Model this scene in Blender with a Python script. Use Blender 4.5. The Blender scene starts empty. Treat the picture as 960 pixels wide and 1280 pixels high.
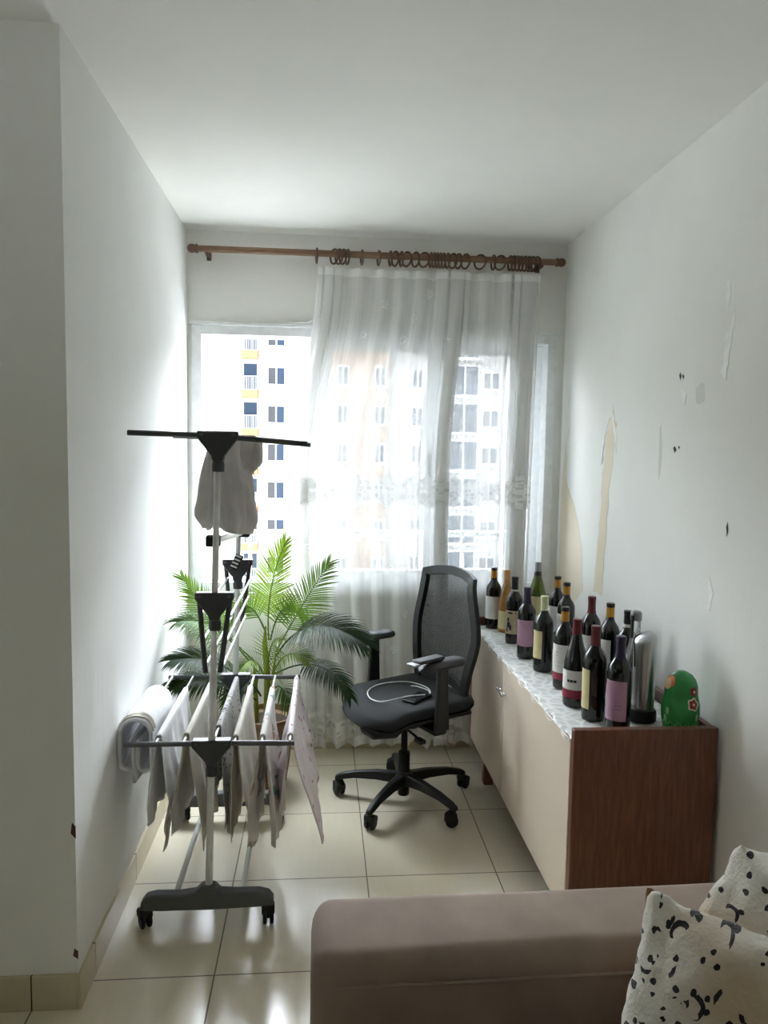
import bpy, bmesh, math, random
from mathutils import Vector, Matrix, noise
PI = math.pi
S = bpy.context.scene
COL = S.collection
rnd = random.Random(7)

# ------------------------------------------------------------------ helpers
def lin(c):
    return tuple(((v/255)/12.92 if v/255 <= .04045 else ((v/255+.055)/1.055)**2.4) for v in c) + (1,)

class G:
    """collects geometry of one mesh"""
    def __init__(s): s.v = []; s.f = []; s.uv = None
    def add(s, vs, fs):
        o = len(s.v); s.v += [tuple(v) for v in vs]; s.f += [tuple(i+o for i in f) for f in fs]; return s
    def box(s, a, b, m=None):
        x0,y0,z0 = a; x1,y1,z1 = b
        vs = [(x0,y0,z0),(x1,y0,z0),(x1,y1,z0),(x0,y1,z0),(x0,y0,z1),(x1,y0,z1),(x1,y1,z1),(x0,y1,z1)]
        if m is not None: vs = [m @ Vector(v) for v in vs]
        return s.add(vs, [(0,3,2,1),(4,5,6,7),(0,1,5,4),(1,2,6,5),(2,3,7,6),(3,0,4,7)])
    def prism(s, poly, d, m=None):
        """poly: closed list of 3D points (ccw seen from -d), extruded by vector d"""
        n = len(poly); d = Vector(d); p = [Vector(q) for q in poly]
        vs = p + [q+d for q in p]
        if m is not None: vs = [m @ v for v in vs]
        fs = [tuple(reversed(range(n))), tuple(range(n, 2*n))]
        fs += [(i, (i+1) % n, n+(i+1) % n, n+i) for i in range(n)]
        return s.add(vs, fs)
    def tube(s, path, r, n=10, caps=True, closed=False):
        p = [Vector(q) for q in path]; k = len(p)
        rr = r if isinstance(r, (list, tuple)) else [r]*k
        vs = []; ref = None
        for i in range(k):
            if closed: t = (p[(i+1) % k]-p[i-1]).normalized()
            else: t = (p[min(i+1, k-1)]-p[max(i-1, 0)]).normalized()
            if ref is None:
                ref = Vector((0,0,1)) if abs(t.z) < .9 else Vector((1,0,0))
            a = t.cross(ref).normalized(); ref = a.cross(t).normalized()
            for j in range(n):
                w = 2*PI*j/n
                vs.append(p[i] + (a*math.cos(w)+ref*math.sin(w))*rr[i])
        fs = []
        for i in range(k if closed else k-1):
            i2 = (i+1) % k
            for j in range(n):
                fs.append((i*n+j, i*n+(j+1) % n, i2*n+(j+1) % n, i2*n+j))
        if caps and not closed:
            fs.append(tuple(reversed(range(n)))); fs.append(tuple(range((k-1)*n, k*n)))
        return s.add(vs, fs)
    def lathe(s, prof, n=32, c=(0,0,0), m=None, close=True):
        vs = []; k = len(prof)
        for r, z in prof:
            for j in range(n):
                w = 2*PI*j/n
                v = Vector((c[0]+r*math.cos(w), c[1]+r*math.sin(w), c[2]+z))
                vs.append(m @ v if m is not None else v)
        fs = [(i*n+j, i*n+(j+1) % n, (i+1)*n+(j+1) % n, (i+1)*n+j) for i in range(k-1) for j in range(n)]
        if close:
            fs.append(tuple(reversed(range(n)))); fs.append(tuple(range((k-1)*n, k*n)))
        return s.add(vs, fs)
    def grid(s, fn, nu, nv, uvfn=None):
        o = len(s.v); vs = []; uv = []
        for i in range(nu+1):
            for j in range(nv+1):
                vs.append(fn(i/nu, j/nv))
                if uvfn: uv.append(uvfn(i/nu, j/nv))
        fs = [(i*(nv+1)+j, (i+1)*(nv+1)+j, (i+1)*(nv+1)+j+1, i*(nv+1)+j+1) for i in range(nu) for j in range(nv)]
        if uvfn: s.uv = (s.uv or []) + uv
        return s.add(vs, fs)
    def build(s, name, mat=None, parent=None, smooth=True, bevel=0, seg=2, loc=None, rz=0, sub=0, solid=0, angle=35):
        me = bpy.data.meshes.new(name); me.from_pydata(s.v, [], s.f); me.update()
        if s.uv:
            l = me.uv_layers.new(name='UVMap')
            for lp in me.loops: l.data[lp.index].uv = s.uv[lp.vertex_index]
        bm = bmesh.new(); bm.from_mesh(me); bmesh.ops.recalc_face_normals(bm, faces=bm.faces); bm.to_mesh(me); bm.free()
        o = bpy.data.objects.new(name, me); COL.objects.link(o)
        if mat: me.materials.append(mat)
        if parent: o.parent = parent
        if loc: o.location = loc
        o.rotation_euler.z = rz
        if solid:
            md = o.modifiers.new('solid', 'SOLIDIFY'); md.thickness = solid; md.offset = 0
        if bevel:
            md = o.modifiers.new('bevel', 'BEVEL'); md.width = bevel; md.segments = seg; md.limit_method = 'ANGLE'; md.angle_limit = math.radians(40)
        if sub:
            md = o.modifiers.new('sub', 'SUBSURF'); md.levels = sub; md.render_levels = sub
        if smooth:
            me.shade_smooth()
            if not sub:
                me.set_sharp_from_angle(angle=math.radians(angle))
        return o

def tag(o, label, cat, group=None, kind=None):
    o['label'] = label; o['category'] = cat
    if group: o['group'] = group
    if kind: o['kind'] = kind
    return o
def thing(name, label, cat, loc=(0,0,0), rz=0, group=None):
    o = bpy.data.objects.new(name, None); COL.objects.link(o); o.empty_display_size = .05
    o.location = loc; o.rotation_euler.z = rz
    return tag(o, label, cat, group)
def struct(o, label=None, cat=None):
    o['kind'] = 'structure'
    if label: o['label'] = label; o['category'] = cat
    return o
def copy_tree(o, parent=None):
    c = o.copy(); COL.objects.link(c)
    if parent: c.parent = parent
    for ch in list(o.children): copy_tree(ch, c)
    return c
def smooth(t): t = max(0, min(1, t)); return t*t*(3-2*t)
def lerp(a, b, t): return a+(b-a)*t

# ------------------------------------------------------------------ materials
class N:
    def __init__(s, name):
        s.m = bpy.data.materials.new(name); s.m.use_nodes = True; s.t = s.m.node_tree; s.t.nodes.clear()
        s.out = s.new('ShaderNodeOutputMaterial')
    def new(s, ty, **kw):
        n = s.t.nodes.new(ty)
        for k, v in kw.items(): setattr(n, k, v)
        return n
    def link(s, a, b): s.t.links.new(a, b)
    def inp(s, n, **kw):
        for k, v in kw.items():
            i = n.inputs[k.replace('_', ' ')]
            if hasattr(v, 'is_output'): s.link(v, i)
            else: i.default_value = v
        return n
    def math(s, op, a, b=None, c=None):
        n = s.new('ShaderNodeMath', operation=op)
        for i, v in enumerate((a, b, c)):
            if v is None: continue
            if hasattr(v, 'is_output'): s.link(v, n.inputs[i])
            else: n.inputs[i].default_value = v
        return n.outputs[0]
    def coord(s, which='Object', scale=(1,1,1), loc=(0,0,0), rot=(0,0,0)):
        t = s.new('ShaderNodeTexCoord'); mp = s.new('ShaderNodeMapping')
        mp.inputs['Scale'].default_value = scale; mp.inputs['Location'].default_value = loc; mp.inputs['Rotation'].default_value = rot
        s.link(t.outputs[which], mp.inputs['Vector']); return mp.outputs[0]
    def noise(s, vec, scale, detail=3, rough=.5):
        n = s.new('ShaderNodeTexNoise'); s.link(vec, n.inputs['Vector'])
        n.inputs['Scale'].default_value = scale; n.inputs['Detail'].default_value = detail; n.inputs['Roughness'].default_value = rough
        return n.outputs['Fac']
    def ramp(s, fac, stops):
        n = s.new('ShaderNodeValToRGB'); s.link(fac, n.inputs[0])
        e = n.color_ramp.elements
        while len(e) < len(stops): e.new(.5)
        for el, (p, c) in zip(e, stops):
            el.position = p; el.color = c if len(c) == 4 else lin(c)
        return n.outputs[0]
    def mix(s, fac, a, b):
        n = s.new('ShaderNodeMix', data_type='RGBA')
        for i, v in ((0, fac), (6, a), (7, b)):
            if hasattr(v, 'is_output'): s.link(v, n.inputs[i])
            else: n.inputs[i].default_value = v
        return n.outputs[2]
    def bump(s, h, strength, dist=.002):
        n = s.new('ShaderNodeBump'); n.inputs['Strength'].default_value = strength; n.inputs['Distance'].default_value = dist
        s.link(h, n.inputs['Height']); return n.outputs[0]
    def bsdf(s, color=None, rough=.5, metal=0, normal=None, **kw):
        b = s.new('ShaderNodeBsdfPrincipled')
        if hasattr(color, 'is_output'): s.link(color, b.inputs['Base Color'])
        elif color is not None: b.inputs['Base Color'].default_value = color
        if hasattr(rough, 'is_output'): s.link(rough, b.inputs['Roughness'])
        else: b.inputs['Roughness'].default_value = rough
        b.inputs['Metallic'].default_value = metal
        if normal is not None: s.link(normal, b.inputs['Normal'])
        for k, v in kw.items(): b.inputs[k.replace('_', ' ')].default_value = v
        s.link(b.outputs[0], s.out.inputs['Surface']); return b

def plain(name, c, rough=.5, metal=0, var=.06, scale=30, bump=0, **kw):
    n = N(name); v = n.coord()
    f = n.noise(v, scale, 3)
    base = lin(c)
    d = tuple(x*(1-var) for x in base[:3])+(1,); l = tuple(min(1, x*(1+var)) for x in base[:3])+(1,)
    col = n.ramp(f, [(.3, d), (.7, l)])
    n.bsdf(col, rough, metal, n.bump(n.noise(v, scale*6, 2), bump, .001) if bump else None, **kw)
    return n.m

def wall_mat(name, c, streak=0, rough=.55):
    n = N(name); v = n.coord()
    f = n.noise(v, 1.6, 5, .6)
    b = lin(c); col = n.ramp(f, [(.25, tuple(x*.95 for x in b[:3])+(1,)), (.75, tuple(min(1, x*1.03) for x in b[:3])+(1,))])
    h = n.noise(n.coord(scale=(1,1,.25)), 9, 4, .55)
    h2 = n.noise(v, 90, 2)
    hh = n.math('ADD', n.math('MULTIPLY', h, 1.0+streak), n.math('MULTIPLY', h2, .12))
    n.bsdf(col, rough, 0, n.bump(hh, .35, .006), Specular_IOR_Level=.18)
    return n.m

M = {}
M['wall'] = wall_mat('white_wall_paint', (234,234,229), 0, .7)
M['wall_streak'] = wall_mat('white_wall_paint_brushed', (234,235,233), .6, .7)
M['ceiling'] = wall_mat('ceiling_paint', (236,236,231), 0, .8)
def tile_mat():
    n = N('glossy_beige_floor_tile')
    v = n.coord(loc=(.30, -2.085+.478*4, 0))
    br = n.new('ShaderNodeTexBrick', offset=0, squash=1)
    n.link(v, br.inputs['Vector'])
    n.inp(br, Scale=1.0, Mortar_Size=.0022, Mortar_Smooth=0.0, Bias=0.0, Brick_Width=.478, Row_Height=.478)
    br.inputs['Color1'].default_value = lin((220,212,190)); br.inputs['Color2'].default_value = lin((214,206,184)); br.inputs['Mortar'].default_value = lin((62,52,40))
    gr = n.noise(n.coord(scale=(22,2.2,1)), 3, 5, .6)
    col = n.mix(n.math('MULTIPLY', gr, .35), br.outputs['Color'], lin((194,183,157)))
    rough = n.math('ADD', n.math('MULTIPLY', br.outputs['Fac'], .6), .2)
    bb = n.bsdf(col, rough, 0, n.bump(n.math('MULTIPLY', br.outputs['Fac'], -1), .4, .001), Specular_IOR_Level=.95)
    return n.m
M['tile'] = tile_mat()
def skirt_mat(axis):
    n = N('beige_skirting_tile')
    t = n.new('ShaderNodeTexCoord'); sp = n.new('ShaderNodeSeparateXYZ'); n.link(t.outputs['Object'], sp.inputs[0])
    a = sp.outputs[axis]
    off = {'X': .30, 'Y': -2.105+.478*6}[axis]
    fr = n.math('FRACT', n.math('DIVIDE', n.math('ADD', a, off+10*.478), .478))
    g = n.math('LESS_THAN', fr, .008)
    col = n.mix(n.noise(t.outputs['Object'], 14, 3), lin((196,186,158)), lin((184,174,146)))
    col = n.mix(g, col, lin((70,60,45)))
    n.bsdf(col, .22)
    return n.m
M['skirt_x'] = skirt_mat('X'); M['skirt_y'] = skirt_mat('Y')
M['white_frame'] = plain('white_aluminium', (226,228,228), .35)
M['rubber'] = plain('black_rubber', (18,18,19), .6)
M['dark_plastic'] = plain('dark_grey_plastic', (58,60,62), .42)
M['grey_plastic'] = plain('grey_plastic', (84,86,87), .4)
M['white_metal'] = plain('white_coated_steel', (214,215,213), .3)
M['steel_rail'] = plain('pale_steel_tube', (205,206,205), .28, .4)
M['black_plastic'] = plain('black_plastic', (16,17,18), .5)
M['arm_pad'] = plain('dark_grey_pad', (52,52,56), .5)
M['seat_fabric'] = plain('black_seat_fabric', (19,21,21), .85, 0, .15, 300, .3)
M['gas'] = plain('black_steel', (14,14,15), .25, .6)
def wood(name, a, b, sc, rough=.4):
    n = N(name); v = n.coord(scale=sc)
    f = n.noise(v, 6, 6, .62); f2 = n.noise(v, 22, 3, .5)
    col = n.ramp(n.math('ADD', n.math('MULTIPLY', f, .75), n.math('MULTIPLY', f2, .25)), [(.36, a), (.5, tuple((x+y)//2 for x, y in zip(a, b))), (.64, b)])
    n.bsdf(col, rough, 0, n.bump(f2, .1, .001)); return n.m
M['walnut'] = wood('dark_walnut_veneer', (88,54,38), (122,80,58), (14,14,1.2), .38)
M['rod_wood'] = wood('brown_rod_wood', (112,84,62), (138,108,82), (1.5,12,12), .45)
M['ring_wood'] = wood('brown_ring_wood', (84,58,42), (112,80,58), (8,8,8), .45)
def lacquer():
    n = N('glossy_beige_lacquer'); v = n.coord()
    n.bsdf(n.ramp(n.noise(v, 1.2, 2), [(.3, (220,205,187)), (.7, (226,212,195))]), n.math('ADD', n.math('MULTIPLY', n.noise(v, 6, 3), .1), .14)); return n.m
M['lacquer'] = lacquer()
M['chrome'] = plain('chrome', (205,205,205), .15, 1)
M['brushed'] = None
def brushed():
    n = N('brushed_steel'); f = n.noise(n.coord(scale=(1,1,.02)), 300, 3)
    n.bsdf(n.ramp(f, [(.3, (165,166,168)), (.7, (196,197,198))]), .3, 1); return n.m
M['brushed'] = brushed()
def glass_dark(name, c, rough=.06, trans=0):
    n = N(name); n.bsdf(lin(c), rough, 0, None, Transmission_Weight=trans, IOR=1.5, Coat_Weight=.3); return n.m
M['bottle_dark'] = glass_dark('near_black_bottle_glass', (14,17,15))
M['bottle_green'] = glass_dark('green_bottle_glass', (96,120,32), .08, .55)
M['bottle_rose'] = glass_dark('amber_rose_bottle_glass', (240,176,100), .03, .75)
def clear():
    n = N('clear_glass'); g = n.new('ShaderNodeBsdfGlass'); g.inputs['Color'].default_value = (.96,.98,.97,1); g.inputs['IOR'].default_value = 1.3; g.inputs['Roughness'].default_value = .03
    tr = n.new('ShaderNodeBsdfTransparent'); mx = n.new('ShaderNodeMixShader'); mx.inputs[0].default_value = .35
    n.link(tr.outputs[0], mx.inputs[1]); n.link(g.outputs[0], mx.inputs[2]); n.link(mx.outputs[0], n.out.inputs[0]); return n.m
M['clear'] = clear()
def pane():
    n = N('window_pane_glass'); g = n.new('ShaderNodeBsdfGlossy'); g.inputs['Roughness'].default_value = .02
    tr = n.new('ShaderNodeBsdfTransparent'); tr.inputs[0].default_value = (.93,.95,.96,1)
    fr = n.new('ShaderNodeFresnel'); fr.inputs[0].default_value = 1.45
    mx = n.new('ShaderNodeMixShader'); n.link(fr.outputs[0], mx.inputs[0]); n.link(tr.outputs[0], mx.inputs[1]); n.link(g.outputs[0], mx.inputs[2])
    n.link(mx.outputs[0], n.out.inputs[0]); return n.m
M['pane'] = pane()
def foil(name, c, metal=.5, rough=.35): return plain(name, c, rough, metal, .08, 60)
M['foil_black'] = foil('black_foil', (20,20,22), .1); M['foil_purple'] = foil('dark_purple_foil', (48,38,68), .2)
M['foil_gold'] = foil('gold_foil', (196,142,62), .7, .3); M['foil_red'] = foil('burgundy_foil', (104,26,38), .2)
M['foil_wine'] = foil('dark_red_foil', (92,30,34), .2); M['foil_cream'] = foil('pale_green_foil', (204,208,168), .1)
M['foil_silver'] = foil('silver_grey_foil', (140,144,146), .6, .35); M['foil_copper'] = foil('tan_foil', (196,150,92), .35, .4)
M['paper_white'] = plain('white_label_paper', (222,220,218), .7); M['paper_purple'] = plain('mauve_label_paper', (178,140,164), .7)
M['paper_cream'] = plain('cream_label_paper', (218,206,158), .7); M['paper_tan'] = plain('tan_label_paper', (196,182,148), .7, 0, .12, 60)
M['paper_red'] = plain('dark_red_label_band', (142,38,58), .6); M['print'] = plain('dark_label_print', (46,42,50), .7)
M['print_purple'] = plain('purple_label_print', (104,60,104), .7)
def cloth(name, c, bump=.25, scale=260, sub=.15, var=.05):
    n = N(name); v = n.coord(); b = lin(c)
    col = n.ramp(n.noise(v, 22, 4), [(.3, tuple(x*(1-var*1.5) for x in b[:3])+(1,)), (.7, tuple(min(1, x*(1+var)) for x in b[:3])+(1,))])
    d = n.new('ShaderNodeBsdfPrincipled'); n.link(col, d.inputs['Base Color']); d.inputs['Roughness'].default_value = .9
    n.link(n.bump(n.noise(v, scale, 2), bump, .0015), d.inputs['Normal'])
    t = n.new('ShaderNodeBsdfTranslucent'); n.link(col, t.inputs[0])
    mx = n.new('ShaderNodeMixShader'); mx.inputs[0].default_value = sub
    n.link(d.outputs[0], mx.inputs[1]); n.link(t.outputs[0], mx.inputs[2]); n.link(mx.outputs[0], n.out.inputs[0]); return n.m
M['towel_white'] = cloth('white_cotton', (226,226,228)); M['cloth_cream'] = cloth('off_white_cotton', (218,214,204))
M['cloth_pink'] = cloth('pale_pink_cotton', (222,208,210)); M['garment'] = cloth('pale_grey_cotton', (218,215,212), .25, 200, .6)
def printed(name, base, stops, scale, thr):
    n = N(name); v = n.coord()
    vo = n.new('ShaderNodeTexVoronoi'); n.link(v, vo.inputs['Vector']); vo.inputs['Scale'].default_value = scale
    m = n.math('LESS_THAN', vo.outputs['Distance'], thr)
    rc = n.ramp(n.math('FRACT', n.math('MULTIPLY', vo.outputs['Color'], 7.0)), stops)
    sel = n.math('MULTIPLY', m, n.math('GREATER_THAN', n.noise(v, scale*.45, 1), .5))
    col = n.mix(sel, lin(base), rc)
    d = n.new('ShaderNodeBsdfPrincipled'); n.link(col, d.inputs['Base Color']); d.inputs['Roughness'].default_value = .9
    t = n.new('ShaderNodeBsdfTranslucent'); n.link(col, t.inputs[0])
    mx = n.new('ShaderNodeMixShader'); mx.inputs[0].default_value = .15
    n.link(d.outputs[0], mx.inputs[1]); n.link(t.outputs[0], mx.inputs[2]); n.link(mx.outputs[0], n.out.inputs[0]); return n.m
M['cloth_floral'] = printed('floral_print_cotton', (222,219,214), [(0, (110,165,160)), (.4, (196,150,130)), (.7, (170,185,190)), (1, (205,170,165))], 16, .42)
M['cloth_cherry'] = printed('cherry_print_cotton', (226,218,220), [(0, (176,90,90)), (.5, (130,84,84)), (1, (206,150,156))], 30, .24)
M['cloth_dotted'] = printed('grey_dotted_cotton', (206,204,204), [(0, (96,94,96)), (1, (128,126,128))], 70, .36)
def sheer(name, dens, pattern=None):
    n = N(name)
    t = n.new('ShaderNodeTexCoord'); uv = t.outputs['UV']
    sp = n.new('ShaderNodeSeparateXYZ'); n.link(uv, sp.inputs[0]); X, Y = sp.outputs[0], sp.outputs[1]
    mp = n.new('ShaderNodeMapping'); n.link(uv, mp.inputs[0]); mp.inputs['Scale'].default_value = (60, 1.5, 1)
    op = n.math('ADD', n.math('MULTIPLY', n.math('SUBTRACT', n.noise(mp.outputs[0], 1, 3), .5), .25), dens)
    if pattern == 'sprig':
        vo = n.new('ShaderNodeTexVoronoi'); n.link(uv, vo.inputs['Vector']); vo.inputs['Scale'].default_value = 5.5
        near = n.math('LESS_THAN', vo.outputs['Distance'], .15)
        fine = n.math('GREATER_THAN', n.noise(uv, 110, 2), .54)
        op = n.math('ADD', op, n.math('MULTIPLY', n.math('MULTIPLY', near, fine), .22))
    if pattern == 'band':
        # zig-zag diamonds with denser threads
        p = .085
        tri = n.math('PINGPONG', X, p)                         # 0..p
        yc = n.math('ABSOLUTE', n.math('SUBTRACT', Y, 1.345))
        edge = n.math('SUBTRACT', n.math('ADD', n.math('MULTIPLY', tri, .55), .028), yc)   # >0 inside
        line = n.math('LESS_THAN', n.math('ABSOLUTE', n.math('SUBTRACT', n.math('ABSOLUTE', edge), .006)), .004)
        inside = n.math('GREATER_THAN', edge, 0)
        vo = n.new('ShaderNodeTexVoronoi'); n.link(uv, vo.inputs['Vector']); vo.inputs['Scale'].default_value = 46
        dots = n.math('GREATER_THAN', vo.outputs['Distance'], .42)
        op = n.math('ADD', op, n.math('MULTIPLY', line, .45))
        op = n.math('ADD', op, n.math('MULTIPLY', inside, n.math('ADD', n.math('MULTIPLY', dots, .38), .06)))
    if pattern == 'hem':
        vo = n.new('ShaderNodeTexVoronoi'); n.link(uv, vo.inputs['Vector']); vo.inputs['Scale'].default_value = 26
        big = n.new('ShaderNodeTexVoronoi'); n.link(uv, big.inputs['Vector']); big.inputs['Scale'].default_value = 7
        dots = n.math('GREATER_THAN', vo.outputs['Distance'], .4)
        op = n.math('ADD', op, n.math('MULTIPLY', n.math('MULTIPLY', dots, n.math('LESS_THAN', big.outputs['Distance'], .45)), .35))
        op = n.math('ADD', op, n.math('MULTIPLY', n.math('LESS_THAN', Y, .085), .2))
    op = n.math('MINIMUM', n.math('MAXIMUM', op, .05), .97)
    c = (.80,.80,.79,1)
    d = n.new('ShaderNodeBsdfDiffuse'); d.inputs[0].default_value = c
    tl = n.new('ShaderNodeBsdfTranslucent'); tl.inputs[0].default_value = c
    m1 = n.new('ShaderNodeMixShader'); m1.inputs[0].default_value = .13; n.link(d.outputs[0], m1.inputs[1]); n.link(tl.outputs[0], m1.inputs[2])
    tr = n.new('ShaderNodeBsdfTransparent')
    mx = n.new('ShaderNodeMixShader'); n.link(op, mx.inputs[0]); n.link(tr.outputs[0], mx.inputs[1]); n.link(m1.outputs[0], mx.inputs[2])
    n.link(mx.outputs[0], n.out.inputs[0]); return n.m
M['sheer'] = sheer('sheer_curtain_voile', .68, 'sprig'); M['lace_band'] = sheer('curtain_lace_band', .66, 'band')
M['lace_hem'] = sheer('curtain_lace_hem', .6, 'hem'); M['sheer_head'] = sheer('curtain_header_tape', .85)
def velvet():
    n = N('taupe_velvet'); v = n.coord(scale=(1.2,1,1))
    f = n.noise(v, 5, 5, .6)
    col = n.ramp(f, [(.3, (134,115,101)), (.7, (156,137,122))])
    n.bsdf(col, .8, 0, n.bump(n.noise(v, 240, 2), .12, .001), Sheen_Weight=.12, Sheen_Roughness=.4); return n.m
M['velvet'] = velvet()
def leopard():
    n = N('white_fleece_with_black_leopard_spots'); v = n.coord()
    sp = n.new('ShaderNodeSeparateXYZ'); n.link(v, sp.inputs[0])
    cb = n.new('ShaderNodeCombineXYZ')      # lie of the cloth: across and up
    n.link(n.math('ADD', n.math('MULTIPLY', sp.outputs[0], .82), n.math('MULTIPLY', sp.outputs[1], -.56)), cb.inputs[0])
    n.link(n.math('ADD', n.math('MULTIPLY', sp.outputs[2], .95), n.math('MULTIPLY', sp.outputs[1], .3)), cb.inputs[1])
    q = cb.outputs[0]
    vo = n.new('ShaderNodeTexVoronoi', voronoi_dimensions='2D'); n.link(q, vo.inputs['Vector']); vo.inputs['Scale'].default_value = 34; vo.inputs['Randomness'].default_value = .95
    dist = n.math('ADD', vo.outputs['Distance'], n.math('MULTIPLY', n.math('SUBTRACT', n.noise(q, 70, 2), .5), .45))
    spot = n.math('MULTIPLY', n.math('LESS_THAN', dist, .15), n.math('GREATER_THAN', n.noise(q, 19, 1), .42))
    v2 = n.new('ShaderNodeTexVoronoi', voronoi_dimensions='2D'); n.link(q, v2.inputs['Vector']); v2.inputs['Scale'].default_value = 20
    d2 = n.math('ADD', v2.outputs['Distance'], n.math('MULTIPLY', n.math('SUBTRACT', n.noise(q, 40, 2), .5), .25))
    ring = n.math('MULTIPLY', n.math('LESS_THAN', n.math('ABSOLUTE', n.math('SUBTRACT', d2, .27)), .06), n.math('GREATER_THAN', n.noise(q, 30, 1), .55))
    # golden patch centred on the cloth's front
    dx = n.math('SUBTRACT', sp.outputs[0], .625); dz = n.math('SUBTRACT', sp.outputs[2], .745)
    rr = n.math('SQRT', n.math('ADD', n.math('MULTIPLY', dx, dx), n.math('MULTIPLY', dz, dz)))
    patch = n.math('ADD', n.math('MULTIPLY', rr, -13.0), n.math('ADD', 1.25, n.math('MULTIPLY', n.math('SUBTRACT', n.noise(v, 14, 4), .5), 1.6)))
    pm = n.math('MINIMUM', n.math('MAXIMUM', patch, 0), 1)
    ringsel = n.math('MULTIPLY', ring, n.math('GREATER_THAN', patch, -.1))
    base = n.mix(n.math('MULTIPLY', pm, .75), lin((226,221,210)), lin((176,146,104)))
    fuzz = n.noise(v, 160, 3)
    base = n.mix(n.math('MULTIPLY', fuzz, .2), base, lin((188,180,168)))
    blk = n.math('MAXIMUM', spot, ringsel)
    col = n.mix(blk, base, lin((30,27,26)))
    n.bsdf(col, .95, 0, n.bump(fuzz, .6, .004), Sheen_Weight=.3); return n.m
M['leopard'] = leopard()
M['brown_trim'] = printed('brown_patterned_cotton', (150,112,84), [(0, (72,48,36)), (1, (196,160,120))], 70, .5)
def leafm(name, a, b, tr=.35):
    n = N(name); v = n.coord(); col = n.ramp(n.noise(v, 7, 3), [(.3, a), (.7, b)])
    d = n.new('ShaderNodeBsdfPrincipled'); n.link(col, d.inputs['Base Color']); d.inputs['Roughness'].default_value = .55; d.inputs['Specular IOR Level'].default_value = .12
    t = n.new('ShaderNodeBsdfTranslucent'); n.link(n.mix(.5, col, lin((150,190,50))), t.inputs[0])
    mx = n.new('ShaderNodeMixShader'); mx.inputs[0].default_value = tr
    n.link(d.outputs[0], mx.inputs[1]); n.link(t.outputs[0], mx.inputs[2]); n.link(mx.outputs[0], n.out.inputs[0]); return n.m
M['leaf_sunlit'] = leafm('sunlit_green_leaf', (88,110,38), (118,138,56), .18)  # sunlit look put into the leaf colour of the bright fronds
M['leaf_shaded'] = leafm('shaded_green_leaf', (18,38,22), (34,58,34), .10)  # shade put into the leaf colour of the darker fronds
M['leaf_mid'] = leafm('mid_green_leaf', (54,84,40), (78,108,54), .15)
M['stem'] = leafm('palm_stem', (112,122,44), (140,142,66), .1)
M['pot'] = wood('brown_woven_pot', (110,84,58), (150,122,86), (3,3,60), .7)
M['soil'] = plain('dark_soil', (52,40,30), .95, 0, .3, 60, .5)
def crochet():
    n = N('white_crochet'); v = n.coord()
    vo = n.new('ShaderNodeTexVoronoi', feature='DISTANCE_TO_EDGE'); n.link(v, vo.inputs['Vector']); vo.inputs['Scale'].default_value = 24
    f = n.math('MINIMUM', n.math('MULTIPLY', vo.outputs['Distance'], 4), 1)
    col = n.mix(f, lin((236,236,234)), lin((206,208,204)))
    n.bsdf(col, .85, 0, n.bump(n.math('MULTIPLY', f, -1), .6, .004)); return n.m
M['crochet'] = crochet()
M['doll_green'] = plain('green_gloss_paint', (44,132,66), .25, 0, .12, 40)
M['doll_red'] = plain('dark_red_paint', (120,30,36), .3); M['doll_pale'] = plain('pale_cream_paint', (222,214,186), .3)
M['doll_orange'] = plain('orange_paint', (206,110,52), .3); M['doll_leaf'] = plain('light_green_paint', (120,176,104), .3)
M['doll_face'] = plain('flesh_paint', (226,186,140), .3)
M['phone'] = plain('black_phone_glass', (22,22,28), .12); M['cable_white'] = plain('white_cable', (225,225,222), .4)
M['device'] = plain('grey_silver_plastic', (150,150,154), .35)
M['facade'] = plain('white_render', (156,155,153), .85, 0, .03, 1)
M['facade_beige'] = plain('beige_render', (140,120,104), .85, 0, .04, 1)
M['facade_orange'] = plain('orange_render', (172,122,82), .85, 0, .05, 1)
M['ext_glass'] = plain('dark_building_glass', (46,60,78), .3, 0, .2, .3, Specular_IOR_Level=.25); M['ext_glass_grey'] = plain('grey_building_glass', (66,68,72), .35, 0, .2, .3, Specular_IOR_Level=.25)
M['ext_frame'] = plain('white_building_frame', (226,228,230), .5); M['ext_rail'] = plain('pale_rail', (190,200,206), .5)
M['ground'] = plain('pale_concrete', (214,212,208), .9, 0, .1, .2)
M['peel'] = wall_mat('bare_beige_plaster', (222,212,190)); M['flake'] = plain('white_paint_flake', (240,240,238), .6)
M['hole'] = plain('dark_hole', (70,66,60), .9); M['smudge'] = plain('grey_smudge', (212,212,207), .7)
M['brick_chip'] = plain('exposed_brown_brick', (92,60,48), .9); M['stone_sill'] = plain('pale_stone', (196,194,186), .4)

# ------------------------------------------------------------------ the room shell
XL, XR, YF, YN, ZC = -.655, 1.225, 3.73, 1.985, 2.585
XB, YB = -3.2, -2.7
o = struct(G().box((XB-.2, YB-.2, -.12), (XR+.2, YF+.15, 0)).build('floor', M['tile'], smooth=False), 'glossy beige square floor tiles with dark grout lines', 'floor')
struct(G().box((XB-.2, YB-.2, ZC), (XR+.2, YF+.15, ZC+.2)).build('ceiling', M['ceiling'], smooth=False), 'plain white painted ceiling over the room', 'ceiling')
def poly_wall(name, pts, mat, label):
    g = G().prism([(x, y, 0) for x, y in pts], (0,0,ZC))
    return struct(g.build(name, mat, smooth=False), label, 'wall')
wl = poly_wall('wall_left', [(XL,YN),(XL,YF+.15),(XL-.15,YF+.15),(XL-.15,YN+.15)], M['wall_streak'], 'white brushed wall left of the drying rack')
wn = poly_wall('wall_near', [(XL,YN),(XL-.15,YN+.15),(XB,YN+.15),(XB,YN)], M['wall'], 'shaded grey wall face in front of the alcove corner')
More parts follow.
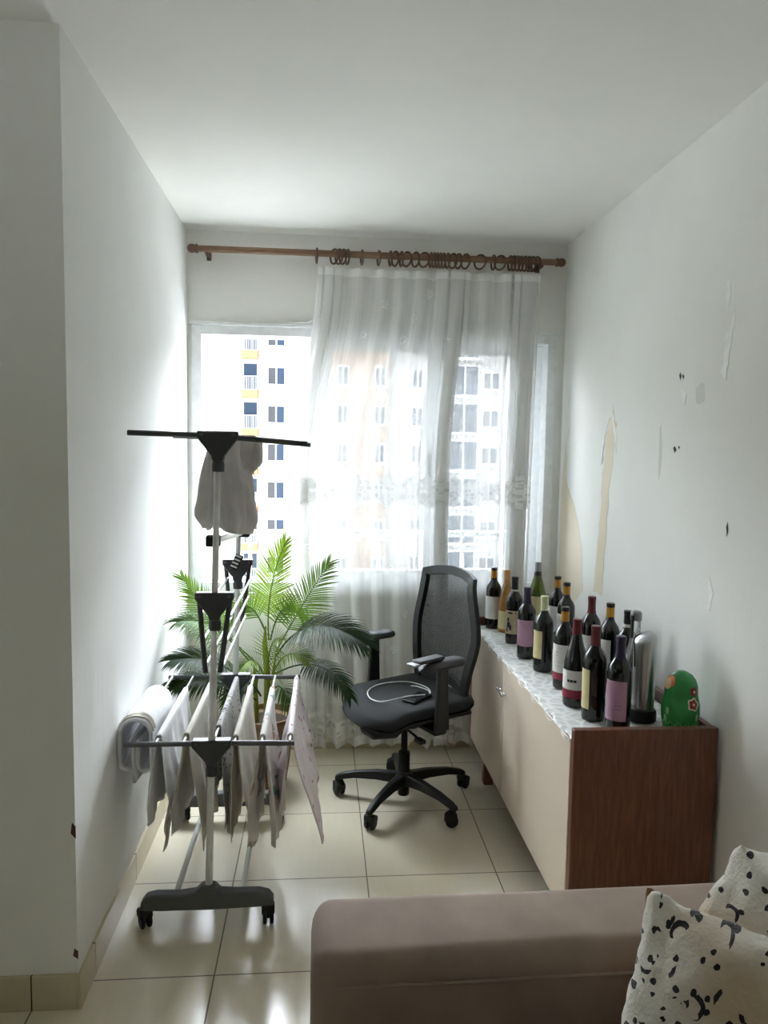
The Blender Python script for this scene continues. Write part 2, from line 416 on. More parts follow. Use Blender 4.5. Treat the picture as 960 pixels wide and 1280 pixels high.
wr = poly_wall('wall_right', [(XR,YB),(XR+.2,YB),(XR+.2,YF+.15),(XR,YF+.15)], M['wall'], 'white wall with peeling paint behind the bottles')
poly_wall('wall_behind', [(XB,YB-.2),(XR+.2,YB-.2),(XR+.2,YB),(XB,YB)], M['wall'], 'white wall behind the viewer')
SW = (-.6, .7, 1.0, 2.1)     # unseen window, added for fill light: y0, y1, z0, z1
g = G().box((XB-.2,YB-.2,0),(XB,YN+.15,SW[2])).box((XB-.2,YB-.2,SW[3]),(XB,YN+.15,ZC)).box((XB-.2,YB-.2,SW[2]),(XB,SW[0],SW[3])).box((XB-.2,SW[1],SW[2]),(XB,YN+.15,SW[3]))
struct(g.build('wall_side', M['wall'], smooth=False), 'white side wall of the living room', 'wall')
WX0, WX1, WZ0, WZ1 = -.637, 1.187, .822, 2.142
g = G().box((XL,YF,0),(XR,YF+.15,WZ0)).box((XL,YF,WZ1),(XR,YF+.15,ZC)).box((XL,YF,WZ0),(WX0,YF+.15,WZ1)).box((WX1,YF,WZ0),(XR,YF+.15,WZ1))
struct(g.build('wall_far', M['wall'], smooth=False), 'white window wall above and below the window', 'wall')
# skirting tiles
def skirt(name, a, b, m, label): struct(G().box(a, b).build(name, m, smooth=True, bevel=.002), label, 'baseboard')
skirt('baseboard_left', (XL,YN-.011,0), (XL+.011,YF,.10), M['skirt_y'], 'beige tiled baseboard along the left wall')
skirt('baseboard_near', (XB,YN-.011,0), (XL,YN,.10), M['skirt_x'], 'beige tiled baseboard along the shaded wall face')
skirt('baseboard_far', (XL+.011,YF-.011,0), (XR-.011,YF,.085), M['skirt_x'], 'beige tiled baseboard under the window')
skirt('baseboard_right', (XR-.011,YB,0), (XR,YF,.10), M['skirt_y'], 'beige tiled baseboard along the right wall')
# chipped corner, peeled paint, screw holes: marks on the walls
def patch(name, pts, mat, parent, x=XR, t=.0015, jit=.012, n=5):
    r = random.Random(len(pts)*7+int(pts[0][0]*1000)); P = []
    k = len(pts)
    for i in range(k):
        a, b = pts[i], pts[(i+1) % k]
        for q in range(n):
            f = q/n; P.append((lerp(a[0], b[0], f)+(r.random()-.5)*jit, lerp(a[1], b[1], f)+(r.random()-.5)*jit))
    s = t if x < 0 else -t
    bm = bmesh.new(); lo = [bm.verts.new((x, p[0], p[1])) for p in P]; f = bm.faces.new(lo)
    e = bmesh.ops.extrude_face_region(bm, geom=[f]); bmesh.ops.translate(bm, vec=(s,0,0), verts=[q for q in e['geom'] if isinstance(q, bmesh.types.BMVert)])
    bmesh.ops.recalc_face_normals(bm, faces=bm.faces)
    me = bpy.data.meshes.new(name); bm.to_mesh(me); bm.free(); me.materials.append(mat)
    ob = bpy.data.objects.new(name, me); COL.objects.link(ob); ob.parent = parent; ob['kind'] = 'structure'; return ob
patch('peeled_patch', [(3.06,1.74),(3.01,1.66),(3.03,1.57),(3.06,1.42),(3.07,1.28),(3.09,1.1),(3.10,.93),(3.20,.93),(3.18,1.1),(3.15,1.26),(3.15,1.4),(3.13,1.54),(3.12,1.62),(3.09,1.68)], M['peel'], wr, t=.001)
patch('peeled_patch', [(3.66,1.62),(3.62,1.4),(3.5,1.3),(3.42,1.2),(3.36,1.08),(3.33,.9),(3.55,.76),(3.69,.78),(3.70,1.2)], M['peel'], wr, t=.001)
patch('paint_flake', [(3.07,1.76),(3.05,1.70),(3.0,1.62),(3.0,1.55),(3.02,1.6),(3.06,1.68)], M['flake'], wr, t=.0018, n=4)
patch('paint_flake', [(3.09,1.70),(3.13,1.62),(3.16,1.5),(3.17,1.54),(3.14,1.64)], M['flake'], wr, t=.0018, n=4)
patch('paint_flake', [(3.62,1.82),(3.60,1.66),(3.615,1.62),(3.63,1.76)], M['flake'], wr, t=.0015, n=4)
patch('paint_flake', [(2.15,1.98),(2.20,1.90),(2.21,1.80),(2.185,1.78),(2.17,1.86)], M['flake'], wr, t=.0015, n=4)
patch('paint_flake', [(2.20,2.09),(2.205,2.03),(2.19,2.0),(2.18,2.05)], M['flake'], wr, t=.0015, n=4)
patch('paint_flake', [(2.22,1.16),(2.21,1.08),(2.20,1.06),(2.19,1.12)], M['flake'], wr, t=.002, n=2)
patch('paint_flake', [(2.46,1.77),(2.44,1.72),(2.42,1.75)], M['flake'], wr, t=.002, n=2)
for y, z, w, h in ((2.475,1.815,.008,.022), (2.455,1.812,.006,.016), (2.49,1.565,.012,.02), (2.46,1.572,.006,.008), (2.13,1.325,.006,.035)):
    patch('screw_hole', [(y-w,z),(y,z-h*.6),(y+w,z+h*.2),(y+w*.2,z+h*.6)], M['hole'], wr, t=.0012, jit=.002, n=2)
patch('wall_smudge', [(2.335+.03*math.cos(a), 1.745+.034*math.sin(a)) for a in [i*PI/5 for i in range(10)]], M['smudge'], wr, t=.0008, n=2)
patch('wall_smudge', [(2.60,1.66),(2.59,1.50),(2.60,1.45),(2.61,1.52),(2.615,1.64)], M['smudge'], wr, t=.0008, n=2)
# chips on the near corner
for z, h in ((.50,.03), (.15,.02)):
    ob = G().prism([(XL-.012, YN-.0015, z), (XL+.001, YN-.0015, z-h*.5), (XL+.001, YN-.0015, z+h*.6), (XL-.008, YN-.0015, z+h)], (0,.003,0)).build('corner_chip', M['brick_chip'], wn, smooth=False)
    ob['kind'] = 'structure'

# ------------------------------------------------------------------ window
def frame_box(g, x0, x1, z0, z1, y0, y1, w):
    g.box((x0,y0,z0),(x0+w,y1,z1)); g.box((x1-w,y0,z0),(x1,y1,z1))
    g.box((x0+w,y0,z1-w),(x1-w,y1,z1)); g.box((x0+w,y0,z0),(x1-w,y1,z0+w)); return g
win = thing('window_1', 'wide white sliding window with its left half slid open', 'window', (0,0,0)); win['kind'] = 'structure'
g = G(); frame_box(g, WX0, WX1, WZ0, WZ1, YF-.012, YF+.11, .05)
g.box((WX0-.012,YF-.02,WZ1-.006),(WX1+.012,YF,WZ1+.012))
g.box((WX0+.05,YF+.03,WZ0+.05),(WX1-.05,YF+.036,WZ0+.065)).box((WX0+.05,YF+.066,WZ0+.05),(WX1-.05,YF+.072,WZ0+.065))
g.build('window_frame', M['white_frame'], win, bevel=.004)
for (x0, x1, y) in ((-.06,.585,YF+.04), (.575,1.14,YF+.075)):
    s = frame_box(G(), x0, x1, WZ0+.05, WZ1-.05, y, y+.028, .055).build('sash', M['white_frame'], win, bevel=.003)
    G().box((x0+.05,y+.011,WZ0+.1),(x1-.05,y+.017,WZ1-.1)).build('pane', M['pane'], s, smooth=False)
G().box((.545,YF+.022,1.40),(.563,YF+.04,1.53)).build('latch', M['grey_plastic'], win, bevel=.003)
G().box((WX0-.0,YF-.03,WZ0-.025),(WX1,YF+.16,WZ0)).build('window_sill', M['stone_sill'], win, bevel=.004)
fill_win = thing('added_fill_window', 'unseen window added in the living-room side wall for fill light', 'window', (0,0,0)); fill_win['kind'] = 'structure'  # added out of view to brighten the near part of the room
g = G(); y0, y1, z0, z1 = SW
g.box((XB-.12,y0,z0),(XB-.04,y0+.05,z1)).box((XB-.12,y1-.05,z0),(XB-.04,y1,z1)).box((XB-.12,y0,z0),(XB-.04,y1,z0+.05)).box((XB-.12,y0,z1-.05),(XB-.04,y1,z1)).box((XB-.12,.02,z0),(XB-.04,.08,z1))
fr2 = g.build('window_frame', M['white_frame'], fill_win, bevel=.004)
G().box((XB-.085,y0+.04,z0+.04),(XB-.079,y1-.04,z1-.04)).build('pane', M['pane'], fr2, smooth=False)
# guard rail outside the window
gr = thing('guard_rail', 'white metal safety guard rail outside the lower half of the window', 'railing', (.27,3.93,.80))
def off(o): return Matrix.Translation(-Vector(o.location))
def boxw(parent, name, a, b, mat, bevel=0):
    return G().box(a, b, off(parent)).build(name, mat, parent, bevel=bevel)
boxw(gr, 'top_rail', (WX0+.01,3.915,1.085), (WX1-.01,3.945,1.115), M['white_frame'], .004)
boxw(gr, 'bottom_rail', (WX0+.01,3.92,.80), (WX1-.01,3.94,.82), M['white_frame'], .003)
for k in range(8):
    x = -.60+.2275*k
    boxw(gr, 'baluster', (x-.009,3.92,.82), (x+.009,3.94,1.085), M['white_frame'], .002)

# thin white cable lying on the window head
G().tube([(-.16,YF-.015,2.160),(-.12,YF-.018,2.164),(-.075,YF-.02,2.160),(-.05,YF-.022,2.175),(-.03,YF-.016,2.20)], .004, 8).build('loose_cable', M['cable_white'])
tag(bpy.data.objects['loose_cable'], 'short white cable end lying on top of the window frame', 'cable')

# ------------------------------------------------------------------ outside: facing apartment block
BY, FL = 59.0, 2.977
bld = thing('apartment_building', 'white apartment block seen across the street through the window', 'building', (3,BY,-22))
G().box((-130,0,0),(140,10,36.5)).box((-130,-.12,0),(140,0,1)).build('wall', M['facade'], bld, smooth=False)
G().box((-2.2,-1.1,0),(2.2,0,36.3)).build('beige_bay', M['facade_beige'], bld, smooth=False)['label'] = 'beige projecting bay'
G().box((-9.2,-.03,0),(-7.95,.0,36)).build('balcony_recess', M['facade'], bld, smooth=False)
def ext_window(w, h, y, panes):
    f = frame_box(G(), -w/2, w/2, 0, h, -.06, .0, .07); f.box((-.05,-.06,.05),(.05,0,h-.05)); f.box((-w/2-.1,-.12,-.1),(w/2+.1,0,0))
    f = f.build('window', M['ext_frame'], bld, smooth=False)
    G().box((-w/2+.06,-.03,.06),(-.04,-.015,h-.06)).build('pane', M[panes[0]], f, smooth=False)
    G().box((.04,-.03,.06),(w/2-.06,-.015,h-.06)).build('pane', M[panes[1]], f, smooth=False)
    return f
protos = {'A': ext_window(1.4, 1.4, 0, ('ext_glass_grey','ext_glass')), 'B': ext_window(.9, 1.5, 0, ('ext_glass','ext_glass')), 'D': ext_window(2.3, 2.4, 0, ('ext_glass','ext_glass'))}
cols = [('A',-6.58,0), ('B',-1.4,-1.1), ('B',1.5,-1.1), ('B',4.55,0), ('D',8.35,0), ('A',10.5,0), ('B',12.4,0), ('A',-14.5,0)]
used = set()
ZF = [22+4.117+FL*k-.7 for k in range(-5, 4)]
for kind, x, y in cols:
    for z in ZF:
        if kind in used: w = copy_tree(protos[kind], bld)
        else: w = protos[kind]; used.add(kind)
        w.location = (x, y, z if kind != 'D' else z-.5)
def balcony():
    b = G().box((-.62,-1.0,-.42),(.62,0,.15)).build('balcony_slab', M['facade_orange'], bld, smooth=False)
    r = frame_box(G(), -.62, .62, .15, 1.2, -.98, -.94, .05)
    for k in range(8): r.box((-.52+.14*k,-.97,.2),(-.48+.14*k,-.95,1.15))
    r.build('balcony_railing', M['ext_rail'], b, smooth=False)
    G().box((-.5,-.05,.15),(.5,-.03,2.2)).build('balcony_door', M['ext_glass'], b, smooth=False)
    return b
b0 = balcony()
for i, z in enumerate(ZF):
    b = b0 if i == 0 else copy_tree(b0, bld)
    b.location = (-8.57, 0, z-.62)
struct(G().box((-140,-90,-22.3),(150,90,-22)).build('ground', M['ground'], smooth=False), 'pale concrete ground far below the window', 'ground')

# ------------------------------------------------------------------ curtain rod, rings, sheer curtain
RY, RZ = 3.65, 2.479
rod = thing('curtain_rod', 'long brown wooden curtain rod mounted above the window', 'curtain rod', (.28,RY,RZ))
G().tube([(-.87,0,0),(.86,0,0)], .0155, 16).build('pole', M['rod_wood'], rod)
for s, x in ((-1,-.87), (1,.86)):
    pr = [(.0155,0),(.021,.002),(.021,.010),(.017,.014),(.020,.022),(.021,.034),(.016,.044),(.006,.05)]
    m = Matrix.Translation((x,0,0)) @ Matrix.Rotation(s*PI/2, 4, 'Y')
    G().lathe(pr, 18, m=m).build('finial', M['ring_wood'], rod)
for x in (-.83,.79):
    g = G().box((x-.008,-.008,-.026),(x+.008,.08,-.014)); g.box((x-.011,.070,-.036),(x+.011,.08,.02))
    g.build('bracket', M['ring_wood'], rod, bevel=.003)
G().tube([(.765,0,-.014),(.768,-.004,-.03),(.76,-.004,-.045),(.752,0,-.038)], .004, 8).build('hook', M['rubber'], rod)
ring_px = [  # x position, yaw in degrees, description
 (-.031,8,'alone at the far left'),
 (.052,50,'first of the left bunch'),(.075,46,'second of the left bunch'),(.094,42,'third of the left bunch'),(.116,20,'last of the left bunch'),
 (.185,10,'alone right of the left bunch'),(.267,14,'alone left of the middle bunch'),
 (.323,10,'first of the middle bunch'),(.346,35,'second of the middle bunch'),(.376,12,'third of the middle bunch'),(.402,50,'fourth of the middle bunch'),(.445,40,'fifth of the middle bunch'),(.487,62,'turned nearly face-on in the middle bunch'),
 (.519,6,'first of the tight central cluster'),(.535,8,'second of the tight central cluster'),(.550,5,'third of the tight central cluster'),(.566,10,'fourth of the tight central cluster'),(.582,8,'fifth of the tight central cluster'),(.602,15,'sixth of the tight central cluster'),(.628,38,'seventh of the tight central cluster'),(.655,30,'last of the tight central cluster'),(.690,42,'just right of the tight central cluster'),
 (.762,65,'alone and face-on between two bunches'),(.828,8,'left one of the pair before the right bunch'),(.862,60,'right one of the pair before the right bunch'),
 (.912,6,'first of the right bunch'),(.930,8,'second of the right bunch'),(.948,10,'third of the right bunch'),(.966,6,'fourth of the right bunch'),(.985,12,'fifth of the right bunch'),(1.004,8,'sixth of the right bunch'),(1.022,25,'seventh of the right bunch'),(1.042,45,'last of the right bunch')]
ring0 = None
for x, a, d in ring_px:
    if ring0 is None:
        g = G().tube([(0, .0335*math.cos(w), .0335*math.sin(w)) for w in [2*PI*i/28 for i in range(28)]], .0048, 8, closed=True)
        ring0 = g.build('curtain_ring', M['ring_wood']); r = ring0
    else: r = ring0.copy(); COL.objects.link(r)
    r.location = (x, RY, RZ-.0125); r.rotation_euler = (0,0,math.radians(a)*.65)
    tag(r, 'brown wooden curtain ring on the rod, '+d, 'curtain ring', 'wooden curtain rings on the rod')

W = 2.5   # cloth width
def left_edge(z): return lerp(-.052, -.135, smooth((2.4-z)/.95)) + .06*smooth((1.35-z)/1.3)
def right_edge(z): return 1.055 + (-.012)*math.sin((2.4-z)*1.3) - .01*smooth((1.4-z)/1.3)
def dens(s):  # how tightly the cloth is gathered
    d = .55
    for c, w, a in ((.07,.06,1.5), (.43,.05,1.3), (.56,.06,2.3), (.80,.05,.8), (.92,.07,2.0)):
        d += a*math.exp(-((s-c)/w)**2)
    return d
NS = 760
cum = [0]
for i in range(NS): cum.append(cum[-1]+1/dens((i+.5)/NS))
cum = [c/cum[-1] for c in cum]
def gpos(s):
    t = s*NS; i = min(int(t), NS-1); return lerp(cum[i], cum[i+1], t-i)
def curtain_pt(s, z):
    drop = (2.41-z)
    g = gpos(s)
    slant = .05*math.exp(-((g-.25)/.35)**2)*(1-smooth(drop/1.0))      # folds drift left on the way down
    x = lerp(left_edge(z), right_edge(z), g) + slant - .0
    d = min(dens(s), 2.6)
    A = (.012+.010*d)*(.8+.2*smooth(drop/.5))
    ph = 2*PI*(17*s + .7*math.sin(7*s) + .35*math.sin(19*s+1))
    wob = .45*noise.noise((s*11, z*.8, 0))
    y = RY-.004 + A*math.cos(ph+wob) + .006*noise.noise((s*5, z*1.2, 3.1))*smooth(drop/.5)
    x += (.003+.011*max(0, d-.6))*math.sin(2*(ph+wob)) + .004*noise.noise((s*40, z*.7, 8))
    y = max(3.595, min(y, 3.692))
    return (x, y, z)
cur = thing('lace_curtain', 'sheer white lace curtain hanging in folds over the window', 'curtain', (0,0,0))
def strip(g, z0, z1, nz, f=None):
    def fn(u, v):
        z = lerp(z0, z1, v)
        if f: z = f(u, v, z)
        return curtain_pt(u, z)
    g.grid(fn, NS, nz, lambda u, v: (u*W, lerp(z0, z1, v)))
g = G(); strip(g, .26, 1.25, 16); strip(g, 1.44, 2.375, 16); g.build('sheer_panel', M['sheer'], cur, angle=180)
g = G(); strip(g, 1.25, 1.44, 5); g.build('lace_band', M['lace_band'], cur, angle=180)['label'] = 'white zigzag lace band'
g = G(); strip(g, .03, .26, 8, lambda u, v, z: z+(1-v)*.03*abs(math.sin(u*W*PI/.11))); g.build('lace_hem', M['lace_hem'], cur, angle=180)['label'] = 'scalloped lace hem'
g = G(); strip(g, 2.375, 2.412, 2); g.build('header_tape', M['sheer_head'], cur, angle=180)

# ------------------------------------------------------------------ drying rack
R0 = Vector((-.345, 2.665, 0))
rack = thing('drying_rack', 'tall grey and white folding clothes drying rack on casters', 'drying rack', R0)
FY, BYR = 2.32, 3.01
def tubew(name, path, r, mat, parent=rack, n=12):
    return G().tube([Vector(p)-R0 for p in path], r, n).build(name, M[mat], parent)
for y in (FY, BYR):
    cx = -.352
    pts = []
    top = [(-.565,.066),(-.562,.092),(-.548,.110),(-.515,.117),(-.44,.115),(-.39,.122),(-.372,.142),(-.332,.142),(-.314,.122),(-.26,.117),(-.19,.117),(-.158,.108),(-.143,.090),(-.141,.070),(-.20,.066),(-.352,.062),(-.50,.063)]
    f = G().prism([Vector((x, y-.022, z))-R0 for x, z in top], (0,.044,0)).build('foot_bar', M['grey_plastic'], rack, bevel=.008, seg=3)
    for x, a in ((-.553,.5), (-.160,.1)):
        m = Matrix.Translation(Vector((x, y, 0))-R0) @ Matrix.Rotation(a, 4, 'Z')
        g = G()
        for s in (-1, 1):
            g.lathe([(.010,-.005),(.024,-.006),(.0275,-.002),(.0275,.004),(.024,.007),(.010,.006)], 20, m=m @ Matrix.Translation((s*.011,0,.0278)) @ Matrix.Rotation(PI/2, 4, 'Y'))
        g.box((-.006,-.012,.022),(.006,.014,.066), m)
        g.prism([(-.021,-.018,.040),(-.021,.02,.034),(-.021,.026,.050),(-.021,.012,.067),(-.021,-.012,.067)], (.042,0,0), m)
        g.build('caster', M['rubber'], f, bevel=.002)
for y, x0, x1 in ((FY,-.350,-.318), (BYR,-.352,-.325)):
    tubew('upright_pole', [(x0,y,.14),(lerp(x0,x1,.5),y,.85)], .0115, 'white_metal')
    tubew('upright_pole', [(lerp(x0,x1,.5),y,.84),(x1,y,1.56)], .0100, 'white_metal')
    def px(z): return lerp(x0, x1, (z-.14)/1.42)
    for zt, w, h in ((.622,.062,.085), (1.096,.060,.088), (1.596,.062,.092)):
        c = px(zt)
        P = [(-w,0),(w,0),(w,-.02),(.020,-h*.82),(.016,-h),(-.016,-h),(-.020,-h*.82),(-w,-.02)]
        f = G().prism([Vector((c+a, y-.018, zt+b))-R0 for a, b in P], (0,.036,0)).build('bracket', M['dark_plastic'], rack, bevel=.004)
        for s in (-1, 1):
            m = Matrix.Translation(Vector((c+s*w*.78, y-.0185, zt-.011))-R0) @ Matrix.Rotation(PI/2, 4, 'X')
            G().lathe([(.006,0),(.006,.002),(.003,.003)], 12, m=m).build('rivet', M['grey_plastic'], f)
        G().lathe([(.019,-.02),(.0195,0),(.0175,.012)], 16, c=Vector((c, y, zt-h-.012))-R0).build('collar', M['dark_plastic'], f)
    zb = .608; c = px(zb)
    tubew('arm', [(c-.055,y,zb),(-.612,y,zb)], .0085, 'grey_plastic'); tubew('arm', [(c+.055,y,zb),(-.078,y,zb-.004)], .0085, 'grey_plastic')
    zt = 1.583; c = px(zt)
    lz, rz_ = (zt+.004, zt-.022)
    tubew('arm', [(c-.055,y,zt),(-.588,y,lz)], .0085, 'dark_plastic'); tubew('arm', [(c+.055,y,zt-.006),(-.044,y,rz_)], .0085, 'dark_plastic')
    zm = 1.076; c = px(zm)
    tubew('arm', [(c-.048,y,zm),(c-.030,y,.84)], .0085, 'dark_plastic'); tubew('arm', [(c+.048,y,zm),(c+.016,y,.84)], .0085, 'dark_plastic')
RX = [-.597,-.514,-.428,-.335,-.268,-.182,-.093]
for x in RX: tubew('rail', [(x,FY,.611),(x,BYR,.611)], .0048, 'steel_rail')
for a, b in ((-.384,1.02),(-.376,.94),(-.368,.86),(-.290,1.02),(-.302,.94),(-.314,.86)):
    tubew('rail', [(a+.01,FY,b),(a+.01,BYR,b)], .0048, 'steel_rail')
for x, z in ((-.565,1.588),(-.48,1.586),(-.40,1.584),(-.25,1.575),(-.15,1.568),(-.065,1.564)):
    tubew('rail', [(x,FY,z),(x,BYR,z)], .0042, 'steel_rail')
for x in (-.455,-.245): tubew('floor_bar', [(x,FY,.105),(x,BYR,.105)], .0095, 'white_metal')
tubew('cross_bar', [(-.335,FY+.012,1.255),(-.318,BYR-.01,1.205)], .011, 'steel_rail')
for y, x, z in ((FY+.012,-.335,1.255), (BYR-.03,-.305,1.207)):
    G().box(Vector((x-.022,y-.014,z-.017))-R0, Vector((x+.022,y+.02,z+.017))-R0).build('clamp', M['black_plastic'], rack, bevel=.004)
m = Matrix.Translation(Vector((-.338,BYR-.040,1.082))-R0) @ Matrix.Rotation(-.45, 4, 'X') @ Matrix.Rotation(.4, 4, 'Y')
g = G().box((-.016,-.010,-.025),(.016,.010,.040), m)
cb = g.build('release_catch', M['black_plastic'], rack, bevel=.004)
g = G()
for k in range(4): g.box((-.013,-.0125,-.018+.015*k),(.013,-.009,-.012+.015*k), m)
g.build('catch_ridge', M['white_metal'], cb)

# ------------------------------------------------------------------ laundry
def drape(name, mat, label, cat, xr, zr, y0, y1, L, R, spread=(.02,.02), fold=.012, nf=3.0, seed=1, pinch=(.0,.0), sway=(0,0), skew=(0,0), rad=.009, thick=.0025, hem=.007, swy=(0,0), group='laundry on the rack'):
    """cloth hung over a rail running along y; L, R are (near, far) drops of the two sides"""
    r = random.Random(seed); ph = r.random()*6
    loc = Vector((xr, (y0+y1)/2, zr))
    def fn(u, v):
        t = 2*v-1; sgn = -1 if t < 0 else 1; i = 0 if t < 0 else 1
        d0 = abs(t); lens = (L, R)[i]
        ln = lerp(lens[0], lens[1], u) + hem*math.sin(u*9+ph*2+i)
        arc = .10
        yc = (y0+y1)/2
        if d0 < arc:
            a = d0/arc*PI/2; x = sgn*rad*math.sin(a); z = rad*math.cos(a); dd = 0
        else:
            dd = (d0-arc)/(1-arc); x = sgn*rad + sgn*spread[i]*smooth(dd*1.2); z = -dd*ln
        w = math.sin(u*nf*2*PI + ph + i*1.7 + dd*1.3) + .5*math.sin(u*nf*4.3*PI+ph*2.1+i)
        x += sgn*fold*w*min(1, dd*1.8) + sway[i]*dd*dd + .006*noise.noise((u*6+seed, dd*4, i*5.))*dd
        x += skew[i]*dd*(1-u)
        y = lerp(y0, y1, u); y = yc+(y-yc)*(1-pinch[i]*smooth(dd)) + swy[i]*dd
        y += .012*noise.noise((u*3+seed*2, dd*3, 9.+i))*dd
        return Vector((x, y-loc.y, z))
    o = G().grid(fn, 44, 40).build(name, M[mat], loc=loc, solid=thick, angle=180)
    return tag(o, label, cat, group)
# rolled white towel with looped ends at the wall side
tw = thing('white_towel', 'thick folded white towel with looped ends on the rail nearest the left wall', 'towel', (-.558,2.6,.60), group='laundry on the rack')
def sheet(path, y0, y1, mat, name, parent, th=.006, taper=0):
    p = [Vector((a, 0, b)) for a, b in path]; k = len(p)-1
    def fn(u, v):
        t = v*k; i = min(int(t), k-1); q = p[i].lerp(p[i+1], t-i)
        yy = lerp(y0, y1, u) + .006*math.sin(v*9+u*4)
        return Vector((q.x+.004*math.sin(u*7+v*5), yy, q.z+taper*u))
    return G().grid(fn, 14, k*6).build(name, M[mat], parent, solid=th, angle=180)
def arc(cx, cz, r, a0, a1, n=8, sx=1): return [(cx+sx*r*math.cos(lerp(a0,a1,i/n)), cz+r*math.sin(lerp(a0,a1,i/n))) for i in range(n+1)]
path = [(-.002,-.150)]+[(-.006,-.06),(-.012,-.01)]+arc(-.030,-.088,.022,-.2,-PI,7)+[(-.054,-.03)]+arc(-.0,.008,.052,PI*.95,PI*.05,10)+[(.052,-.03)]+arc(.032,-.095,.022,0,-PI,7)+[(.010,-.03),(.004,-.015)]
sheet([(a-.036, b+.005) for a, b in path], -.22, .12, 'towel_white', 'towel_body', tw, .009)
for q in (-.196, -.172): sheet([(a-.036, b+.009) for a, b in arc(0,.010,.0535,PI*.98,PI*.02,12)], q-.004, q+.004,'cloth_cream','towel_hem', tw, .005)
drape('hand_towel','towel_white','plain white cloth on the second rail from the left wall','cloth', RX[1],.613,2.36,2.84,(.30,.30),(.35,.34),(.022,.030),.009,2.5,3,(.05,.1),(-.005,.008))
drape('tea_towel','cloth_cream','off-white cloth with a ragged pointed hem on the third rail from the left wall','cloth', RX[2],.613,2.37,2.93,(.385,.34),(.38,.39),(.030,.026),.011,2.2,5,(.15,.1),(-.022,.006),skew=(-.03,0),hem=.03)
drape('dotted_towel','cloth_dotted','grey speckled towel hanging right behind the front pole','towel', RX[3],.613,2.44,2.97,(.30,.28),(.37,.30),(.024,.020),.009,3,8,(.1,.1),(0,.0))
drape('long_cloth','cloth_cream','plain cream cloth hanging just right of the front pole','cloth', RX[4],.613,2.35,2.86,(.365,.44),(.385,.45),(.018,.036),.012,2.2,11,(.05,.1),(.0,.006))
drape('floral_cloth','cloth_floral','white cloth with green and orange floral print on the second rail from the right end','cloth', RX[5],.613,2.35,2.84,(.37,.44),(.385,.45),(.024,.030),.011,2.4,14,(.05,.1),(.0,.004))
drape('cherry_cloth','cloth_cherry','pale pink cherry-print cloth slanting off the rightmost rail','cloth', RX[6],.611,2.36,2.97,(.29,.24),(.39,.26),(.024,.030),.011,2.2,17,(.1,.15),(-.006,.030),skew=(0,.035))
# garments on the top tier: hollow hanging pieces pinched over the rails
def hang(name, label, cat, c, z0, z1, prof, depth, seed, hemfn, folds=7, amp=.010):
    """closed sleeve of cloth: prof(t) -> (centre x offset, half width) from top (t=0) to hem (t=1)"""
    loc = Vector(c)
    def fn(u, v):
        w = u*2*PI; t = v
        ox, hw = prof(t); hy = lerp(.018, depth, smooth(t*2.2))
        z = lerp(z0, z1, t) + (hemfn(w)*smooth((t-.5)/.5))
        f = amp*smooth(t*3)*(math.sin(folds*w+seed+2*t)+.6*math.sin((folds*2-1)*w+seed*2-3*t)) + .010*noise.noise((math.cos(w)*2+seed, math.sin(w)*2, z*9))
        ex = math.copysign(abs(math.cos(w))**.75, math.cos(w)); ey = math.copysign(abs(math.sin(w))**.75, math.sin(w))
        return Vector((ox+(hw+f)*ex, (hy+f)*ey, z-loc.z))
    o = G().grid(fn, 96, 46).build(name, M['garment'], loc=loc, solid=.004, angle=180)
    return tag(o, label, cat, 'clothes on the top rails')
def pf(pts):
    def f(t):
        for (a, x0, h0), (b, x1, h1) in zip(pts, pts[1:]):
            if t <= b: k = smooth((t-a)/(b-a)); return lerp(x0, x1, k), lerp(h0, h1, k)
        return pts[-1][1:]
    return f
hang('grey_shirt', 'large pale grey shirt hanging from the top rails behind the pole', 'shirt', (-.318,2.60,1.58), 1.582, 1.262,
     pf([(0,-.01,.052),(.25,-.012,.062),(.6,-.004,.082),(.85,-.004,.094),(1,-.004,.076)]), .10, 1.3, lambda w: -.010*math.cos(w)+.030*math.exp(-((math.cos(w)+.25)/.16)**2)*(1 if math.sin(w) < 0 else .4))
hang('small_garment', 'small grey garment with a pointed tip at the right of the shirt', 'garment', (-.226,2.43,1.57), 1.572, 1.478,
     pf([(0,.0,.030),(.5,.0,.033),(.8,.004,.028),(1,.012,.010)]), .022, 4.2, lambda w: .014*math.cos(w)-.004, 4, .003)

